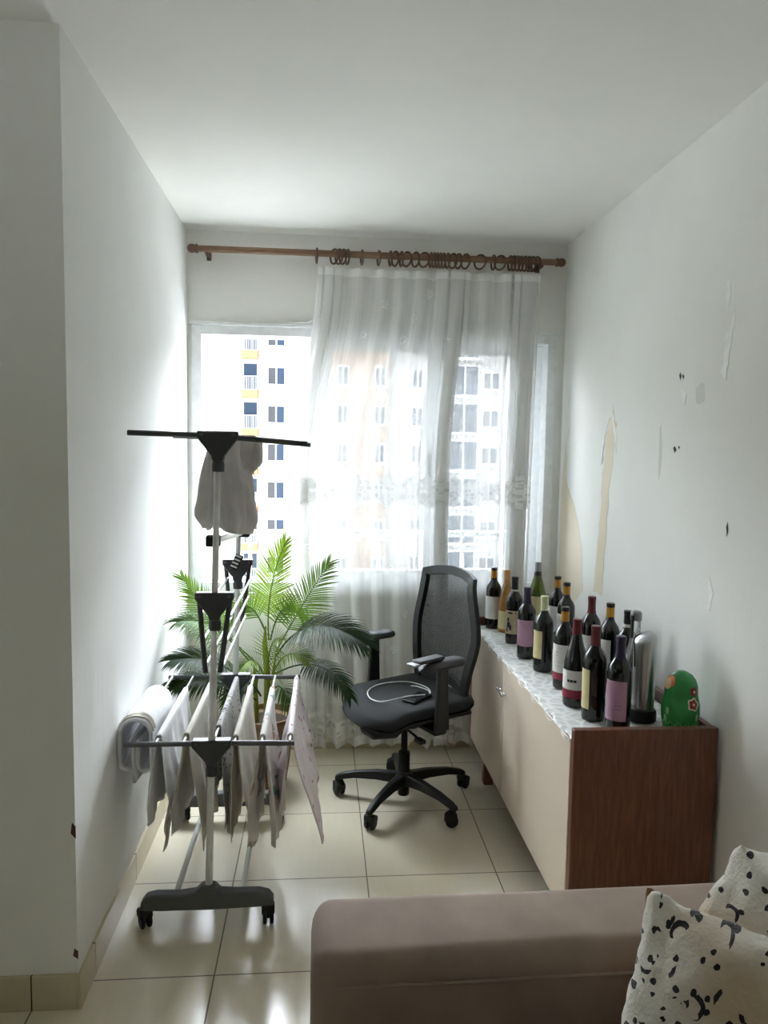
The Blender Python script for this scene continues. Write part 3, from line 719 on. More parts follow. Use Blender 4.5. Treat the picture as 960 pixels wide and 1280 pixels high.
# ------------------------------------------------------------------ potted palm
P0 = Vector((-.25,3.36,0))
palm = thing('potted_palm', 'leafy green potted palm between the drying rack and the window', 'plant', P0)
pt = G().lathe([(.09,0),(.10,.004),(.115,.10),(.128,.24),(.135,.30),(.140,.305),(.140,.325),(.130,.325),(.126,.30),(.10,.29)], 32).build('pot', M['pot'], palm)
G().lathe([(.001,.292),(.06,.296),(.126,.29)], 24, close=False).build('soil', M['soil'], palm)
G().tube([(.01,0,.28),(.012,-.01,.5),(.0,-.02,.66),(.004,-.02,.74)], [.018,.015,.012,.003], 10).build('stem', M['stem'], palm)
for k, (dx, dy) in enumerate(((.03,.02),(-.035,-.02))):
    G().tube([(dx,dy,.28),(dx*1.2,dy,.5),(dx*1.6,dy-.01,.60)], [.012,.009,.002], 8).build('stem', M['stem'], palm)
def frond(pts, length, mat, n=26, seed=0, droop=.25, start=.28, wid=.011, up=(0,0,1)):
    r = random.Random(seed); p = [Vector(q)-P0 for q in pts]
    def bez(t): return p[0]*(1-t)**2 + p[1]*2*t*(1-t) + p[2]*t*t
    g = G(); path = [bez(i/14) for i in range(15)]
    g.tube(path, [lerp(.0045, .0012, i/14) for i in range(15)], 6)
    n = int(n*(1.45 if mat == 'leaf_shaded' else 1.2))
    for i in range(n):
        t = lerp(start, .99, i/(n-1)); c = bez(t); tan = (bez(min(1, t+.02))-bez(t-.02)).normalized()
        upv = Vector(up); side = tan.cross(upv).normalized(); nor = side.cross(tan).normalized()
        q = (t-start)/(1-start)
        ln = length*(.5+.5*math.sin(PI*min(1, .18+q*.75)))*(1-.35*q*q)*(1+.15*(r.random()-.5))
        for s in (-1, 1):
            ang = lerp(1.05, .35, q) + .12*(r.random()-.5)
            d = (tan*math.cos(ang) + side*s*math.sin(ang) + nor*.22).normalized()
            wv = d.cross(nor).normalized()
            w = wid*(1+.25*(r.random()-.5)); vs = []
            for k in range(6):
                f = k/5; ctr = c + d*ln*f + Vector((0,0,-droop*ln*f*f))
                hw = (.80 if mat == 'leaf_shaded' else .60)*w*(.35+.65*math.sin(PI*min(1,.12+f*.8))**.8)*(1-f**3*.95)*.5
                for sg, lift in ((-1,.35),(0,0),(1,.35)):
                    v = ctr + wv*hw*sg + nor*hw*lift
                    wpos = v+P0
                    wpos.x = max(wpos.x, XL+.006); wpos.y = min(wpos.y, RY-.075)
                    vs.append(wpos-P0)
            fs = []
            for k in range(5):
                for m_ in range(2):
                    a = k*3+m_; fs.append((a, a+1, a+4, a+3))
            g.add(vs, fs)
    return g.build('frond', M[mat], palm, angle=60)
def U(px_, py_, Y):   # measured picture point -> place in the room at depth Y (uses the camera solution below)
    d = CAM @ Vector((px_-480, py_-640, 925.)); return Vector((0,0,1.55)) + d*(Y/d.y)
Fd = Vector((402-480, 560-640, 925.)).normalized()
a_ = Vector((math.cos(.0165), math.sin(.0165), 0)); Xd = (a_-Fd*a_.dot(Fd)).normalized(); Ud = Xd.cross(Fd)
if Ud.y > 0: Ud = -Ud
CAM = Matrix((Xd, Fd, Ud))
frond([U(336,800,3.34),U(331,735,3.38),U(357,676,3.40)], .155, 'leaf_sunlit', 30, 1, .12, .25, .012, up=(0,-1,.3))
frond([U(345,815,3.32),U(368,770,3.30),U(412,703,3.22)], .17, 'leaf_mid', 28, 2, .15, .30, .012, up=(.3,-1,.6))
frond([U(345,820,3.30),U(385,752,3.12),U(456,806,2.92)], .20, 'leaf_shaded', 32, 3, .35, .30, .012, up=(0,-.5,1))
frond([U(345,842,3.28),U(405,808,3.05),U(438,872,2.88)], .12, 'leaf_shaded', 24, 4, .4, .35, .010, up=(0,-.5,1))
frond([U(338,850,3.28),U(355,800,3.2),U(385,826,3.10)], .14, 'leaf_sunlit', 24, 5, .25, .1, .012, up=(0,-.8,1))
frond([U(332,850,3.28),U(318,808,3.2),U(300,838,3.10)], .13, 'leaf_sunlit', 24, 6, .25, .1, .012, up=(0,-.8,1))
frond([U(334,830,3.30),U(340,790,3.2),U(352,800,3.12)], .13, 'leaf_sunlit', 18, 7, .1, .1, .012, up=(0,-1,.6))
frond([U(322,830,3.36),U(275,790,3.32),U(226,720,3.28)], .15, 'leaf_mid', 26, 8, .15, .35, .013, up=(-.2,-1,.5))
frond([U(322,840,3.32),U(268,765,3.2),U(222,778,3.1)], .17, 'leaf_mid', 28, 9, .4, .35, .012, up=(0,-.6,1))
frond([U(320,865,3.28),U(272,812,3.05),U(215,826,2.95)], .17, 'leaf_shaded', 30, 10, .35, .25, .011, up=(0,-.6,1))
frond([U(320,875,3.25),U(268,838,3.08),U(214,858,2.98)], .16, 'leaf_shaded', 28, 11, .4, .2, .011, up=(0,-.6,1))
frond([U(332,790,3.36),U(310,735,3.40),U(290,770,3.40)], .14, 'leaf_mid', 22, 12, .2, .2, .011, up=(0,-1,.6))
frond([U(338,800,3.36),U(352,735,3.40),U(378,770,3.42)], .12, 'leaf_mid', 20, 13, .3, .2, .011, up=(0,-1,.6))
frond([U(338,870,3.24),U(350,840,3.15),U(362,885,3.10)], .12, 'leaf_mid', 18, 14, .3, .15, .011, up=(0,-.8,1))
frond([U(326,870,3.24),U(305,830,3.15),U(285,880,3.10)], .13, 'leaf_shaded', 20, 15, .3, .15, .011, up=(0,-.8,1))

# ------------------------------------------------------------------ office chair
CH = Vector((.375,3.14,0)); CA = math.radians(208)
chair = thing('office_chair', 'black mesh-back office chair on casters facing left beside the sideboard', 'chair', CH, CA)
# 5-star base: world leg angles 18+72k -> local
hub = G().lathe([(.034,.075),(.040,.08),(.042,.115),(.034,.135),(.030,.14)], 24).build('base_hub', M['black_plastic'], chair)
for k in range(5):
    a = math.radians(20+72*k)-CA
    m = Matrix.Rotation(a, 4, 'Z')
    sec = [(.03,.026,.085,.130),(.12,.022,.090,.128),(.22,.018,.085,.115),(.285,.017,.072,.098),(.312,.015,.066,.084)]
    vs = []
    for x, hw, z0, z1 in sec: vs += [m @ Vector(q) for q in ((x,-hw,z0),(x,hw,z0),(x,hw*.7,z1),(x,-hw*.7,z1))]
    fs = [(3,2,1,0)]+[(4*i+j, 4*i+(j+1) % 4, 4*i+4+(j+1) % 4, 4*i+4+j) for i in range(4) for j in range(4)]+[(16,17,18,19)]
    lg = G().add(vs, fs).build('base_leg', M['black_plastic'], chair, bevel=.006, seg=3)
    m2 = m @ Matrix.Translation((.30,0,0)) @ Matrix.Rotation(.5+k*.9, 4, 'Z') @ Matrix.Translation((.012,0,0))
    g = G()
    for s in (-1, 1): g.lathe([(.008,-.008),(.022,-.008),(.027,-.003),(.027,.005),(.022,.008),(.008,.008)], 20, m=m2 @ Matrix.Translation((0,s*.013,.0272)) @ Matrix.Rotation(PI/2, 4, 'X'))
    g.prism([m2 @ Vector(q) for q in ((-.022,-.022,.038),(.026,-.022,.030),(.024,-.022,.050),(.0,-.022,.064),(-.020,-.022,.062))], m2.to_3x3() @ Vector((0,.044,0)))
    g.lathe([(.006,.05),(.006,.075)], 10, m=m2 @ Matrix.Translation((-.012,0,0)))
    g.build('caster', M['rubber'], lg, bevel=.003)
G().lathe([(.024,.03),(.026,.034),(.026,.22),(.024,.225),(.0145,.226),(.0145,.40)], 20).build('gas_column', M['gas'], chair)
g = G().box((-.10,-.075,.375),(.11,.075,.405)); g.prism([(-.02,-.05,.335),(.12,-.05,.36),(.12,-.05,.39),(-.16,-.05,.39),(-.12,-.05,.35)], (0,.10,0))
mech = g.build('tilt_mechanism', M['black_plastic'], chair, bevel=.008)
g = G().tube([(.06,.06,.375),(.07,.16,.372),(.07,.20,.365)], .006, 8); g.box((.055,.19,.352),(.085,.235,.368)); g.build('lever', M['black_plastic'], mech, bevel=.003)
g = G().prism([(.12,.02,.345),(.24,.02,.362),(.25,.02,.395),(.05,.02,.395)], (0,.10,0)).build('adjuster', M['black_plastic'], mech, bevel=.012)
def seat_pt(u, v, top):
    x = lerp(-.235,.265,u); y0 = lerp(-1,1,v)
    e = 1-abs(y0)**5
    f = max(0, (u-.68)/.32); b = max(0, (.2-u)/.2)
    hw = .240 - .11*(1-math.sqrt(max(0, 1-f*f))) - .07*(1-math.sqrt(max(0, 1-b*b)))
    x -= .035*smooth((u-.7)/.3)*y0*y0
    y = y0*hw
    edge = (1-abs(2*u-1)**6)*(1-abs(y0)**6)
    z = .452 - .045*smooth((u-.72)/.28) + .012*smooth((.2-u)/.2)
    if top: z += .042*edge**.4 + .010*abs(y0)**2*(1-u*.4)
    else: z -= .030*edge**.5
    return Vector((x, y, z))
g = G().grid(lambda u, v: seat_pt(u, v, True), 26, 26).grid(lambda u, v: seat_pt(u, v, False), 26, 26)
bm_ = g.build('seat', M['seat_fabric'], chair, angle=80)
G().grid(lambda u, v: Vector((lerp(-.21,.20,u), lerp(-.20,.20,v), .425-.022*((1-abs(2*u-1)**4)*(1-abs(2*v-1)**4))**.5)), 14, 14).build('seat_shell', M['black_plastic'], chair, angle=80, solid=.012)
# backrest: slightly curved frame with mesh
def back_pt(s, t, dy=0):   # s -1..1 across, t 0..1 up
    hw = lerp(.185, .235, smooth(t/.55)) - .050*smooth((t-.5)/.5)
    y = s*hw
    x = -.165 - .060*t**1.1 - .017*math.sin(PI*min(1, t*1.1)) - .035*(1-s*s) - .02*(1-smooth(t/.3))
    z = .455 + .545*t + .030*t*(1-s*s) + (.05*(1-s*s)*(1-smooth(t/.3)))
    return Vector((x+dy, y, z))
pth = [back_pt(-1, i/16) for i in range(17)] + [back_pt(-1+2*i/12, 1) for i in range(1, 13)] + [back_pt(1, 1-i/16) for i in range(1, 17)] + [back_pt(1-2*i/12, 0) for i in range(1, 12)]
def flat_loop(path, w, th):
    """closed band of rectangular section following a loop in the back plane"""
    k = len(path); cen = sum(path, Vector())/k; g = G(); vs = []
    for i, p in enumerate(path):
        t = (path[(i+1) % k]-path[i-1]).normalized(); n = Vector((1,0,.1)).normalized()
        inn = n.cross(t).normalized()
        if inn.dot(cen-p) < 0: inn = -inn
        vs += [p+n*th/2, p+inn*w+n*th/2, p+inn*w-n*th/2, p-n*th/2]
    fs = [(4*i+j, 4*i+(j+1) % 4, 4*((i+1) % k)+(j+1) % 4, 4*((i+1) % k)+j) for i in range(k) for j in range(4)]
    return g.add(vs, fs)
backf = flat_loop(pth, .040, .024).build('back_frame', M['black_plastic'], chair, bevel=.006, angle=60)
def mesh_mat():
    n = N('black_chair_mesh')
    t = n.new('ShaderNodeTexCoord'); sp = n.new('ShaderNodeSeparateXYZ'); n.link(t.outputs['UV'], sp.inputs[0])
    a = n.math('SINE', n.math('MULTIPLY', sp.outputs[0], 560)); b = n.math('SINE', n.math('MULTIPLY', sp.outputs[1], 760))
    hole = n.math('GREATER_THAN', n.math('MULTIPLY', a, b), .42)
    d = n.new('ShaderNodeBsdfPrincipled'); d.inputs['Base Color'].default_value = lin((38,40,42)); d.inputs['Roughness'].default_value = .6
    tr = n.new('ShaderNodeBsdfTransparent'); mx = n.new('ShaderNodeMixShader'); n.link(hole, mx.inputs[0]); n.link(d.outputs[0], mx.inputs[1]); n.link(tr.outputs[0], mx.inputs[2])
    n.link(mx.outputs[0], n.out.inputs[0]); return n.m
G().grid(lambda u, v: back_pt(lerp(-.9,.9,u), lerp(.03,.965,v), .003), 24, 24, lambda u, v: (u*.43, v*.5)).build('back_mesh', mesh_mat(), chair, angle=180)
g = G()
for s in (-1, 1): g.tube([back_pt(s*.6, .10, -.012), (-.235,s*.10,.45), (-.19,s*.06,.405), (-.08,s*.04,.395)], [.014,.017,.016,.014], 10)
g.build('back_support', M['black_plastic'], chair)
for s in (-1, 1):
    y = s*.262
    g = G().prism([(-.035,y-.012,.405),(.035,y-.012,.405),(.028,y-.012,.52),(.024,y-.012,.672),(-.024,y-.012,.672),(-.028,y-.012,.52)], (0,.024,0))
    g.box((-.030,min(y,s*.10)-.0,.385),(.032,max(y,s*.10)+.0,.410))
    post = g.build('armrest_post', M['black_plastic'], chair, bevel=.007, seg=3)
    def pad(u, v, top, y=y):
        a = lerp(-.11,.115,u); w = .043*(1-abs(2*u-1)**5)**.5+.0005
        e = ((1-abs(2*v-1)**4)*(1-abs(2*u-1)**8))**.5
        return Vector((a, y+lerp(-1,1,v)*w,   .684 + (.020*e if top else -.014*e) - .012*smooth((u-.7)/.3)))
    G().grid(lambda u, v: pad(u, v, True), 24, 12).grid(lambda u, v: pad(u, v, False), 24, 12).build('armrest_pad', M['arm_pad'], chair, angle=70)
# grey device lying on the near armrest, phone and cable on the seat
def chloc(p): return Matrix.Translation(CH) @ Matrix.Rotation(CA, 4, 'Z') @ Vector(p)
d = thing('remote_control', 'grey flat handset lying at the front end of the near armrest', 'device', chloc((.085,.262,.702)), CA+.15)
G().box((-.085,-.026,.004),(.055,.026,.018)).build('body', M['arm_pad'], d, bevel=.006)
G().box((.050,-.025,.0),(.085,.025,.008)).build('face', M['device'], d, bevel=.003)
d = thing('phone', 'black smartphone lying on the chair seat beside the white cable', 'phone', chloc((.015,.11,.498)), CA+.35)
G().box((-.068,-.034,.0),(.068,.034,.009)).build('body', M['black_plastic'], d, bevel=.004, seg=3)
G().box((-.064,-.031,.0088),(.064,.031,.0098)).build('screen', M['phone'], d, bevel=.0004)
cpts = [(-.02,.12,.5125),(.05,.10,.5125),(.11,.10,.511),(.165,.06,.496),(.18,0,.495),(.15,-.07,.500),(.08,-.115,.502),(.0,-.12,.502),(-.07,-.09,.502),(-.10,-.03,.501),(-.10,.03,.501),(-.08,.075,.501),(-.055,.10,.501),(-.08,.06,.503),(-.07,-.01,.503),(-.05,-.03,.503)]
def spline(p, n=8):
    p = [Vector(q) for q in p]; out = []
    for i in range(len(p)-1):
        a, b, c, e = p[max(0,i-1)], p[i], p[i+1], p[min(len(p)-1,i+2)]
        for k in range(n):
            t = k/n; out.append(.5*((2*b)+(c-a)*t+(2*a-5*b+4*c-e)*t*t+(3*b-a-3*c+e)*t**3))
    return out+[p[-1]]
o = G().tube([chloc(q) for q in spline(cpts)], .0024, 8).build('charging_cable', M['cable_white'])
tag(o, 'thin white charging cable looped on the black chair seat', 'cable')

# ------------------------------------------------------------------ sideboard
SX0, SX1, SY0, SY1, SZ0, SZ1, ST = .757, 1.205, 2.08, 3.588, .115, .725, .682
sb = thing('sideboard', 'long walnut sideboard with glossy beige doors along the right wall', 'sideboard', (.98,2.867,0))
O = off(sb)
def sbox(name, a, b, mat, bevel=.0015, parent=sb): return G().box(a, b, O).build(name, M[mat], parent, bevel=bevel)
sbox('side_panel', (SX0,SY0,SZ0), (SX1,SY0+.028,SZ1), 'walnut', .003)
sbox('side_panel', (SX0,SY1-.028,SZ0), (SX1,SY1,SZ1), 'walnut', .003)
sbox('back_panel', (SX1-.02,SY0+.028,SZ0), (SX1,SY1-.028,SZ1-.004), 'walnut')
sbox('top_board', (SX0+.004,SY0+.028,ST-.02), (SX1-.02,SY1-.028,ST), 'walnut')
sbox('bottom_board', (SX0+.004,SY0+.028,SZ0), (SX1-.02,SY1-.028,SZ0+.02), 'walnut')
ymid = [SY0+.030, 2.925, SY1-.030]
for i in range(2):
    dr = sbox('door', (SX0,ymid[i]+.003,SZ0+.004), (SX0+.018,ymid[i+1]-.003,ST-.0), 'lacquer', .002)
    yy = ymid[1]+(-.03 if i == 0 else .03)
    g = G().box((SX0-.010,yy-.014,.555),(SX0,yy+.014,.567), O).box((SX0-.022,yy-.020,.553),(SX0-.010,yy+.020,.569), O)
    g.build('handle', M['chrome'], dr, bevel=.003)
for x, y in ((SX0+.05,SY0+.12),(SX1-.07,SY0+.12),(SX0+.03,3.29),(SX1-.07,3.29)):
    G().prism([Vector((x-.022,y-.022,0))-sb.location,Vector((x+.022,y-.022,0))-sb.location,Vector((x+.022,y+.022,0))-sb.location,Vector((x-.022,y+.022,0))-sb.location],(0,0,SZ0)).build('leg', M['walnut'], sb, bevel=.004)
# crochet runner with scalloped edge
def runner(u, v):
    y = lerp(SY0+.035, SY1-.035, u); w = math.sin(u*PI*17)
    xf = SX0+.010+.007*w
    if v < .12:
        t = v/.12; lift = abs(math.sin(u*PI*17+.6))
        return Vector((lerp(SX0-.004+.004*lift, xf, t), y, ST+.003+lerp(-.016*max(0,w)-.002, .002+.006*lift*.6, smooth(t))))
    t = (v-.12)/.88
    return Vector((lerp(xf, SX1-.03, t), y, ST+.0035+.0010*noise.noise((y*14,t*6,0))+ .006*.6*abs(math.sin(u*PI*17+.6))*max(0,1-t*9)))
o = G().grid(runner, 220, 36).build('table_runner', M['crochet'], solid=.002, angle=180)
tag(o, 'white crocheted runner with scalloped edge covering the sideboard top', 'table runner')
TZ = ST+.0055

# ------------------------------------------------------------------ bottles
SHAPE = {
 'bordeaux': [(.010,.004),(.030,.0),(.0355,.002),(.0372,.008),(.0375,.02),(.0375,.185),(.0365,.197),(.032,.210),(.024,.222),(.0175,.232),(.0150,.242),(.0142,.255),(.0140,.296),(.012,.298)],
 'burgundy': [(.010,.004),(.033,.0),(.039,.002),(.041,.008),(.041,.022),(.041,.130),(.0395,.150),(.034,.178),(.026,.205),(.019,.230),(.0155,.25),(.0142,.265),(.0140,.296),(.012,.298)],
 'sparkling': [(.010,.006),(.034,.0),(.041,.002),(.0435,.008),(.044,.022),(.044,.150),(.042,.172),(.036,.200),(.027,.232),(.020,.258),(.0165,.28),(.0155,.30),(.0155,.325),(.013,.33)],
 'rose': [(.010,.004),(.030,.0),(.036,.002),(.038,.010),(.0365,.05),(.036,.10),(.0375,.14),(.035,.165),(.029,.190),(.021,.215),(.0165,.235),(.0145,.25),(.0140,.296),(.012,.298)]}
def rad_at(prof, z):
    pr = [p for i, p in enumerate(prof) if i > 0]
    for (r0, z0), (r1, z1) in zip(pr, pr[1:]):
        if z0 <= z <= z1: return lerp(r0, r1, (z-z0)/max(1e-6, z1-z0))
    return pr[-1][0]
def wrap(prof, z0, z1, c, half, mat, name, parent, eps=.0006, k=18, nz=10):
    return G().grid(lambda u, v: Vector(((rad_at(prof, lerp(z0,z1,v))+eps)*math.cos(c+lerp(-half,half,u)), (rad_at(prof, lerp(z0,z1,v))+eps)*math.sin(c+lerp(-half,half,u)), lerp(z0,z1,v))), k, nz).build(name, M[mat], parent, angle=180)
def sleeve(prof, z0, z1, mat, name, parent, eps=.0007, top=False):
    zs = [lerp(z0, z1, i/8) for i in range(9)]
    p = [(rad_at(prof, z)+eps, z) for z in zs]
    if top: p += [(p[-1][0]-.001, z1+.0015), (.001, z1+.002)]
    return G().lathe([(p[0][0]-.001, z0)]+p, 24, close=False).build(name, M[mat], parent)
def bottle(x, y, label, shape='bordeaux', glass='bottle_dark', cap='foil_black', cap_z=.238, lab=None, lab_z=(.055,.155), face=-2.35, half=1.0, band=None, neckband=None, captip=None, prints=(), scale=1.0, collar=None):
    t = thing('wine_bottle', label, 'bottle', (x, y, TZ), group='wine bottles on the sideboard'); t.scale = (1,1,scale)
    pr = SHAPE[shape]
    G().lathe(pr, 32).build('body', M[glass], t)
    top = pr[-1][1]
    cp = sleeve(pr, cap_z, top, cap, 'capsule', t, top=True)
    G().lathe([(.0148,top-.012),(.0158,top-.011),(.0158,top-.002),(.0150,top+.001),(.001,top+.0028)], 24, close=False).build('rim', M[captip or cap], cp)
    if captip: sleeve(pr, top-.014, top-.004, captip, 'tip_band', cp, .0013)
    if collar: sleeve(pr, collar[0], collar[1], collar[2], 'neck_band', t, .0009)
    if lab:
        l = wrap(pr, lab_z[0], lab_z[1], face, half, lab, 'label', t)
        if band: wrap(pr, band[0], band[1], face, half, band[2], 'label_band', l, .0009)
        for (da, hw, z0, z1, pm) in prints: wrap(pr, z0, z1, face+da, hw, pm, 'print', l, .0012, 6, 2)
    return t
GOLD = dict(cap='foil_gold', cap_z=.248, captip='foil_black')
bottle(.843,3.505,'dark bottle with gold neck and black tip, farthest on the sideboard', **GOLD, lab='paper_white', lab_z=(.05,.16), half=1.2)
bottle(.887,3.425,'amber rosé bottle with tan capsule near the far end', 'rose', 'bottle_rose', 'foil_copper', .235, 'paper_cream', (.02,.105), -2.6, .9)
bottle(.874,3.232,'dark bottle with a tan pictorial label and black capsule', lab='paper_tan', lab_z=(.045,.15), half=1.1, face=-2.2, cap_z=.245, collar=(.236,.243,'paper_white'),
       prints=[(.55,.05,.136,.144,'print'),(-.1,.28,.136,.144,'print'),(-.35,.13,.10,.118,'print'),(-.3,.22,.072,.098,'print'),(-.05,.12,.062,.085,'print'),(-.5,.12,.052,.07,'print')])
bottle(.862,2.985,'far purple-capped bottle with mauve label, between the pictorial and cream labels', cap='foil_purple', cap_z=.232, lab='paper_purple', lab_z=(.055,.165), half=1.25, face=-2.35)
bottle(1.047,3.462,'green sparkling-wine bottle with silver foil top near the curtain', 'sparkling', 'bottle_green', 'foil_silver', .288, 'paper_cream', (.06,.17), -2.2, 1.0, captip='foil_silver', collar=(.268,.286,'foil_black'))
bottle(1.078,3.254,'gold-necked dark bottle at the back beside the green bottle', **GOLD, lab='paper_white', lab_z=(.05,.165), half=1.2, face=-2.3)
bottle(.878,2.80,'dark bottle with pale green capsule and cream label', cap='foil_cream', cap_z=.243, lab='paper_cream', lab_z=(.055,.165), half=.75, face=-2.75)
bottle(1.066,3.092,'second gold-necked bottle from the curtain along the wall side', **GOLD, lab='paper_white', lab_z=(.05,.165), half=1.0, face=-2.6)
bottle(.893,2.597,'gold-necked bottle with white label and red band in the front row', **GOLD, lab='paper_white', lab_z=(.035,.165), half=1.25, face=-2.3, band=(.035,.062,'paper_red'),
       prints=[(-.3,.12,.135,.138,'foil_silver'),(-.35,.2,.125,.127,'foil_silver'),(-.2,.3,.10,.101,'foil_silver'),(-.2,.34,.085,.086,'foil_silver')])
bottle(1.065,2.79,'dark bottle with red capsule in the back row', cap='foil_wine', cap_z=.235, lab='paper_white', lab_z=(.05,.15), half=.8, face=-2.7)
bottle(.872,2.409,'slope-shouldered bottle with bright burgundy capsule and red-banded white label', 'burgundy', cap='foil_red', cap_z=.247, lab='paper_white', lab_z=(.032,.128), half=1.25, face=-2.2, band=(.032,.062,'paper_red'),
       prints=[(-.28,.11,.088,.097,'print'),(-.02,.12,.088,.097,'print'),(.26,.12,.088,.097,'print')])
bottle(.886,2.273,'large dark bottle with dark red capsule and cream side label in the front row', cap='foil_wine', cap_z=.238, lab='paper_cream', lab_z=(.04,.165), half=.62, face=-2.95, scale=1.03)
t = bpy.data.objects[[o.name for o in bpy.data.objects if o.name.startswith('wine_bottle')][-1]]
bottle(1.090,2.664,'gold-necked bottle nearest the viewer in the back row', **GOLD, lab='paper_white', lab_z=(.05,.165), half=.9, face=-2.7)
bottle(1.104,2.535,'dark bottle with black capsule and white neck ring beside the clear flask', lab='paper_cream', lab_z=(.05,.15), half=.8, face=-2.7, cap_z=.252, collar=(.240,.251,'paper_white'))
bottle(.928,2.175,'near purple-capped bottle with mauve label at the walnut end panel', cap='foil_purple', cap_z=.232, lab='paper_purple', lab_z=(.04,.165), half=1.0, face=-2.3,
       prints=[(.1,.06,.088,.090,'print_purple'),(.3,.07,.088,.090,'print_purple'),(.5,.06,.088,.090,'print_purple'),(.05,.03,.076,.079,'print'),(.2,.03,.076,.079,'print'),(.38,.03,.076,.079,'print')])
# clear swing-top flask
fl = thing('glass_flask', 'tall clear glass bottle with metal swing stopper behind the steel opener', 'bottle', (1.056,2.362,TZ))
G().lathe([(.006,.004),(.036,.0),(.042,.004),(.043,.012),(.043,.11),(.040,.150),(.030,.19),(.021,.225),(.0165,.25),(.0155,.30),(.0165,.31)], 32).build('body', M['clear'], fl)
G().lathe([(.018,.305),(.0185,.308),(.0185,.330),(.014,.336),(.004,.338)], 20).build('stopper', M['foil_silver'], fl)
G().box((-.022,-.020,.245),(-.014,-.004,.325)).build('clip', M['black_plastic'], fl, bevel=.003)
G().tube([(-.02,-.022,.25),(-.03,-.03,.205),(-.038,-.036,.17)], .0018, 6).build('wire', M['chrome'], fl)
G().lathe([(.002,-.008),(.008,-.004),(.008,.004),(.002,.008)], 12, c=(-.040,-.038,.165)).build('latch', M['chrome'], fl)
# electric steel wine opener on its base
op = thing('wine_opener', 'brushed steel electric wine opener standing on a black base', 'corkscrew', (1.043,2.262,TZ), group=None)
G().lathe([(.040,0),(.046,.002),(.047,.010),(.046,.032),(.042,.040),(.036,.042)], 32).build('base', M['black_plastic'], op, bevel=.001)
def opener(u, v):
    w = u*2*PI; z = lerp(.040,.292,v)
    r = lerp(.034,.037,smooth(v*1.4)) if v < .9 else .037*math.sqrt(max(0.0001,1-((v-.9)/.1)**2*.75))
    cut = .018*smooth((v-.75)/.25)*(math.cos(w-3.3)*.5+.5)
    return Vector((.004+r*math.cos(w), r*math.sin(w), z-cut))
g = G().grid(opener, 36, 30); n_ = len(g.v)
g.f.append(tuple(i*31+30 for i in range(36)))
st = g.build('body', M['brushed'], op, angle=50)
pts = [opener((2.55+a)/(2*PI) % 1, b) for a, b in ((.75,.55),(.72,.72),(.62,.84),(.35,.93),(0,.97),(-.4,.99),(-.9,.985))]
pts = [Vector((p.x*1.02, p.y*1.02, p.z)) for p in pts]
G().tube(spline(pts, 5), .0022, 8).build('seam', M['black_plastic'], st)
# painted nesting doll
nd = thing('nesting_doll', 'green painted wooden nesting doll with red flowers at the sideboard end', 'figurine', (1.128,2.172,TZ))
DP = [(.030,0),(.044,.001),(.050,.006),(.0545,.03),(.0575,.06),(.0570,.085),(.0530,.102),(.0500,.115),(.0495,.128),(.0480,.145),(.0420,.163),(.0300,.178),(.0140,.187),(.001,.189)]
G().lathe(DP, 40).build('body', M['doll_green'], nd, angle=70)
def dpatch(a, z, ra, rz, mat, name, eps=.0008, lobes=0, k=30):
    def r_at(zz): return rad_at([(0,0)]+DP, max(.001, min(.188, zz)))
    g = G(); c0 = len(g.v)
    def P(al, zz, e): 
        r = r_at(zz)+e; return Vector((r*math.cos(al), r*math.sin(al), zz))
    vs = [P(a, z, eps*1.6)]; fs = []
    for ring in (.5, 1):
        for i in range(k):
            w = 2*PI*i/k; m = ring*(1+.13*math.cos(lobes*w) if lobes else ring**0)
            vs.append(P(a+m*ra*math.cos(w)/r_at(z), z+m*rz*math.sin(w), eps))
    for i in range(k):
        j = (i+1) % k; fs.append((0,1+i,1+j)); fs.append((1+i,1+k+i,1+k+j,1+j))
    return g.add(vs, fs).build(name, M[mat], nd, angle=180)
VA = math.atan2(-2.19, -1.12)   # side towards the room
dpatch(VA+.72,.098,.019,.019,'doll_pale','flower_outline',.0008,5); dpatch(VA+.72,.098,.0145,.0145,'doll_red','flower',.0016,5); dpatch(VA+.72,.098,.004,.004,'doll_pale','flower_centre',.0026)
dpatch(VA+.80,.136,.013,.014,'doll_red','flower',.0014,5); dpatch(VA+.80,.136,.004,.004,'doll_pale','flower_centre',.0024)
dpatch(VA-.95,.158,.022,.018,'doll_orange','headscarf_edge',.0008); dpatch(VA-1.05,.150,.017,.017,'doll_face','face_patch',.0018)
for a, z in ((-.85,.045),(-.7,.07),(.95,.055)): dpatch(VA+a,z,.006,.012,'doll_leaf','painted_leaf',.0012)
for i in range(6):
    a0 = VA-1.15+i*.44
    path = []
    for q in range(9):
        w = lerp(PI, 2*PI, q/8); z = .040+.011*math.sin(w); a = a0+.17*math.cos(w)
        r = rad_at([(0,0)]+DP, z)+.0006; path.append((r*math.cos(a), r*math.sin(a), z))
    G().tube(path, .0013, 6).build('painted_curl', M['doll_leaf'], nd)
# small dark clip lying on the runner
o = G().tube([(.905,3.135,TZ+.003),(.915,3.12,TZ+.004),(.925,3.125,TZ+.004),(.920,3.142,TZ+.004),(.908,3.14,TZ+.003)], .0028, 8).build('key_ring', M['black_plastic'])
tag(o, 'tiny dark ring lying on the runner beside the pictorial-label bottle', 'ring')

